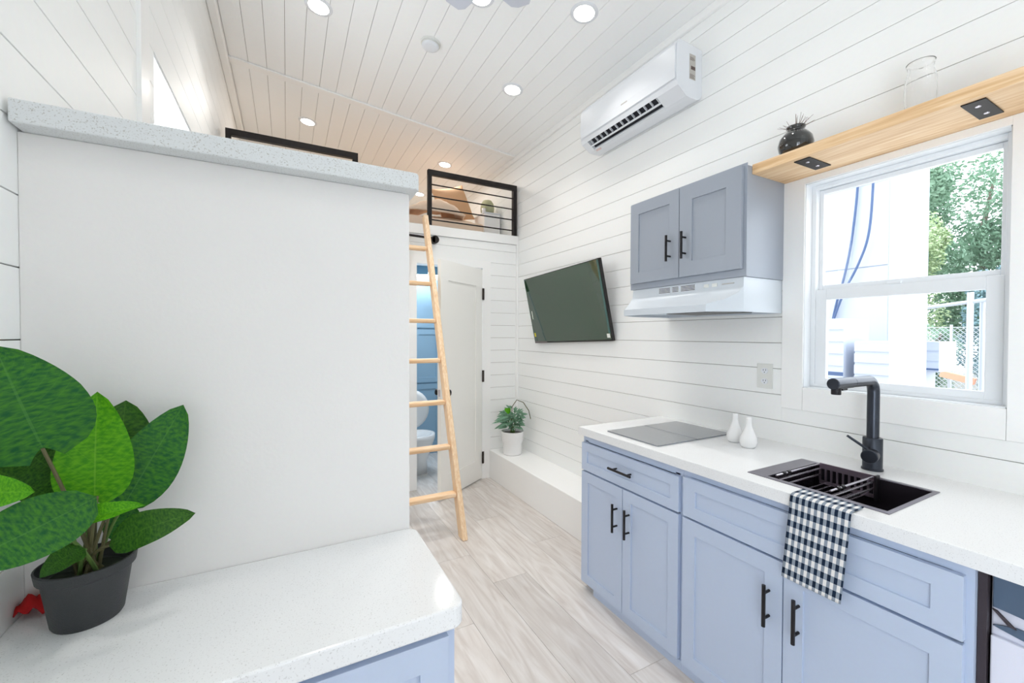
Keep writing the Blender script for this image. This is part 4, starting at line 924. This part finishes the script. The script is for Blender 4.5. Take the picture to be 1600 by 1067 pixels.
# red cloth behind the pot
def redfn(u, v):
    x = -0.432 + 0.085 * u; y = 1.07 + 0.036 * v
    return (x, y, 0.9145 + 0.034 * max(0, math.sin(PI * (0.15 + 0.8 * v))) * (0.6 + 0.4 * math.sin(7 * u)) * min(1, 6 * (1 - u) + .2) + 0.006 * math.sin(25 * u + 9 * v))
o = obj('red_cloth', MB().grid(redfn, 14, 8), M_RED, None, smooth='all', solid=0.003); prop(o, 'small crumpled red cloth in the corner behind the dark plant pot', 'cloth')

# ------------------------------------------------------------------ outside the sink window
GZ = -0.35
M_GROUND = mat('pale_gravel', srgb(196, 192, 186), 0.9, bump=0.6, bscale=8)
M_BWALL = mat('pale_container_wall', srgb(182, 190, 204), 0.6, bump=0.1, bscale=4)
M_CABLE = mat('blue_grey_cable', srgb(70, 92, 130), 0.6)
M_GALV = mat('galvanised_steel', srgb(190, 196, 202), 0.4, metal=0.3)
M_TREE = mat('tree_leaves', srgb(138, 170, 146), 0.6)  # leaf colours here and below raised pale to add outdoor haze
M_TREE2 = mat('tree_leaves_yellowish', srgb(170, 190, 146), 0.6)
M_TREE3 = mat('tree_leaves_bluish', srgb(122, 154, 160), 0.6)
M_BARK = mat('bark', srgb(110, 100, 90), 0.9, bump=0.8, bscale=20)
struct('ground', MB().box(2.6, 60, -30, 45, GZ - 0.1, GZ), M_GROUND)
ct = thing('white_container', (9.4, 5.6, GZ), 'tall white panelled container standing close outside the window', 'container')
obj('shell', MB().box(9.02, 10.6, 3.27, 7.2, GZ, 5.6), M_BWALL, ct, bevel=0.01)
for k in range(4):
    for r_ in range(4):
        obj('panel', MB().box(9.0, 9.02, 3.29 + k * 0.98, 4.25 + k * 0.98, GZ + 0.1 + r_ * 1.45, GZ + 1.53 + r_ * 1.45), M_BWALL, ct, bevel=0.004)
def smoothpath(P_, n_=8):
    P_ = [Vector(p) for p in P_]; out = []
    for i in range(len(P_) - 1):
        p0, p1, p2, p3 = P_[max(i - 1, 0)], P_[i], P_[i + 1], P_[min(i + 2, len(P_) - 1)]
        for k in range(n_):
            t = k / n_; out.append(0.5 * ((2 * p1) + (p2 - p0) * t + (2 * p0 - 5 * p1 + 4 * p2 - p3) * t * t + (3 * p1 - p0 - 3 * p2 + p3) * t ** 3))
    return out + [P_[-1]]
for lb, pts in (('upper left one of the cables hanging down the white container', ((8.95, 3.70, 5.0), (8.95, 3.72, 4.0), (8.95, 3.80, 3.1), (8.95, 3.90, 2.5), (8.95, 4.02, 2.0), (8.95, 4.16, 1.2))),
                ('right one of the cables, bowed out towards the container edge', ((8.89, 3.46, 5.0), (8.89, 3.47, 4.0), (8.89, 3.52, 3.2), (8.89, 3.66, 2.7), (8.89, 3.88, 2.2), (8.89, 4.07, 1.6)))):
    o = obj('hanging_cable', MB().tube(smoothpath(pts), 0.020, 8), M_CABLE, None, smooth=True)
    prop(o, lb, 'cable', 'cables on the white container')
def crate(x, y, z, sx, sy2, sz, label, name='white_crate', g='white crates stacked in the yard'):
    c = thing(name, (x, y, z), label, 'crate', g)
    obj('crate_body', MB().box(x - sx / 2, x + sx / 2, y - sy2 / 2, y + sy2 / 2, z, z + sz), M_BWALL, c, bevel=0.01)
    n_ = max(2, int(sz / 0.16))
    for k in range(n_): obj('slat', MB().box(x - sx / 2 - 0.012, x - sx / 2, y - sy2 / 2, y + sy2 / 2, z + 0.02 + k * sz / n_, z - 0.015 + (k + 1) * sz / n_), M_BWALL, c)
    obj('band', MB().box(x - sx / 2 - 0.016, x - sx / 2 - 0.012, y - sy2 / 2, y + sy2 / 2, z + sz * 0.06, z + sz * 0.12), M_CABLE, c)
crate(8.0, 3.55, GZ, 0.8, 0.55, 1.1, 'tall white crate at the foot of the container, leftmost in the lower pane')
crate(8.0, 3.55, GZ + 1.1, 0.8, 0.5, 0.95, 'white crate on top of the leftmost tall crate in the yard')
crate(8.0, 2.95, GZ, 0.8, 0.42, 1.7, 'narrow tall white crate just left of the fence in the lower pane')
crate(12.0, 4.05, GZ, 0.8, 0.75, 1.05, 'white crate supporting a wider one, in front of the chain-link fence')
crate(12.0, 3.95, GZ + 1.05, 0.9, 1.15, 0.62, 'wide white crate with a grey band in front of the chain-link fence')
crate(15.0, 3.35, GZ, 0.5, 0.42, 1.6, 'white upright crate at the right edge of the lower pane')
o = obj('orange_barrier', MB().beam((15, 4.35, 0.46), (15, 3.72, 0.30), 0.10, 0.16), mat('orange_plastic', srgb(240, 170, 140), 0.5), None, bevel=0.01)
prop(o, 'long orange barrier beam lying before the fence', 'barrier')
obj('leg', MB().beam((15.02, 3.85, 0.30), (15.1, 3.85, GZ), 0.05, 0.05).beam((15.02, 4.2, 0.38), (15.1, 4.2, GZ), 0.05, 0.05), M_GALV, o)
o = obj('orange_tarp', MB().grid(lambda u, v: (14.8 + 0.5 * u, 4.5 + 0.55 * v, GZ + 0.62 * math.sin(PI * u * 0.9 + 0.2) * math.sin(PI * (0.1 + 0.8 * v))), 8, 8), mat('orange_cloth', srgb(234, 198, 156), 0.8), None, smooth='all', solid=0.01)
prop(o, 'bunched orange tarpaulin beside the white crates in front of the fence', 'tarpaulin')
fn_ = thing('chain_link_fence', (18, 5.5, GZ), 'galvanised chain-link fence across the back of the yard', 'fence')
for y in (3.2, 5.0, 6.8, 8.6): obj('post', MB().tube([(18, y, GZ), (18, y, 1.78)], 0.035, 8), M_GALV, fn_, smooth=True)
obj('top_wire', MB().tube([(18, 3.2, 1.70), (18, 8.6, 1.70)], 0.012, 6), M_GALV, fn_)
m = MB(); hh = 2.0; sp_g = 0.13; y = 3.2 - hh
while y < 8.6:
    for d_ in (1, -1):
        ya, yb_ = (y, y + hh) if d_ == 1 else (y + hh, y)
        za, zb = GZ + 0.05, GZ + 0.05 + hh
        lo, hi = 3.2, 8.6
        pa, pb = Vector((18, ya, za)), Vector((18, yb_, zb))
        def clip(p, q):
            if p.y < lo and q.y != p.y: p = p.lerp(q, (lo - p.y) / (q.y - p.y))
            if p.y > hi and q.y != p.y: p = p.lerp(q, (hi - p.y) / (q.y - p.y))
            return p
        qa, qb = clip(pa, pb), clip(pb, pa)
        if (qa - qb).length > 0.05 and lo - 0.01 <= qa.y <= hi + 0.01 and lo - 0.01 <= qb.y <= hi + 0.01: m.tube([qa, qb], 0.0085, 3, cap=False)
    y += sp_g
o = obj('wire_mesh', m, M_GALV, fn_, fix=False); o['kind'] = 'stuff'
gt = thing('pipe_frame', (14, 4.2, GZ), 'tall galvanised pipe frame standing before the fence', 'frame')
obj('post', MB().tube([(14, 3.58, GZ), (14, 3.58, 2.45)], 0.06, 10), M_GALV, gt, smooth=True)
obj('post', MB().tube([(14.2, 3.42, GZ), (14.2, 3.42, 2.22)], 0.06, 10), M_GALV, gt, smooth=True)
obj('post', MB().tube([(14, 4.72, GZ), (14, 4.72, 2.05)], 0.035, 8), M_GALV, gt, smooth=True)
obj('cross_pipe', MB().tube([(14, 3.3, 2.26), (14, 5.6, 1.98)], 0.045, 8), M_GALV, gt, smooth=True)
random.seed(5)
def crown(n, rx, ry, rz, sz):
    m = MB()
    cl = [(random.uniform(-.62, .62), random.uniform(-.62, .62), random.uniform(-.75, .75), random.uniform(.18, .38)) for _ in range(34)]
    for i in range(n):
        c = random.choice(cl); v = Vector((random.gauss(0, 1), random.gauss(0, 1), random.gauss(0, 1))).normalized() * c[3] * random.uniform(0.5, 1)
        p = Vector(((c[0] + v.x) * rx, (c[1] + v.y) * ry, (c[2] + v.z) * rz)); a = Vector((random.gauss(0, 1), random.gauss(0, 1), random.gauss(0, 1))).normalized(); b = a.orthogonal().normalized()
        s_ = sz * random.uniform(0.6, 1.3)
        m.add([p - a * s_, p + b * s_ * 0.5, p + a * s_, p - b * s_ * 0.5], [(0, 1, 2, 3)])
    return m
CR = [crown(26000, 1.9, 1.9, 2.6, 0.062) for _ in range(3)]
CM = [None] * 3
for i, (x, y, z, s_, k, lb) in enumerate((
        (22, 8.4, 4.3, 1.22, 1, 'yellow-green tree just right of the container edge in the upper pane'), (22, 4.1, 3.4, 1.02, 2, 'bluish tree at the right end of the upper pane'),
        (27.5, 6.6, 6.4, 1.7, 0, 'tall green tree rising farther back between the two front trees'), (31.5, 14.6, 5.0, 1.4, 0, 'green tree far back, mostly behind the container'),
        (19.4, 7.6, 0.9, 0.42, 2, 'low dark bush behind the white crates'), (19.4, 5.9, 0.9, 0.42, 0, 'low green bush in the middle behind the fence'), (19.4, 4.2, 0.9, 0.42, 2, 'low dark bush behind the fence, right part'),
        (21.5, 12.3, 3.2, 0.95, 1, 'tree showing in the slit left of the container'), (29, 0.6, 5.4, 1.5, 0, 'green tree at the far right beyond the fence end'))):
    t = thing('tree', (x, y, GZ), lb, 'tree', 'trees behind the fence')
    obj('trunk', MB().tube([(x, y, GZ), (x + 0.1, y + 0.1, z), (x + 0.3, y - 0.2, z + 1.4 * s_)], [0.16, 0.10, 0.04], 8), M_BARK, t, smooth=True)
    if CM[k] is None:
        c_ = obj('foliage', CR[k], (M_TREE, M_TREE2, M_TREE3)[k], None, fix=False); CM[k] = c_.data; c_['kind'] = 'stuff'
        c_.parent = t
    else:
        c_ = bpy.data.objects.new('foliage', CM[k]); COL.objects.link(c_); c_['kind'] = 'stuff'; c_.parent = t
    zs_ = 2.6 * s_
    c_.matrix_parent_inverse = Matrix.Identity(4); c_.location = (0, 0, z - GZ - 1.3 * zs_); c_.scale = (s_, s_, s_); c_.rotation_euler = (0, 0, i * 1.1)
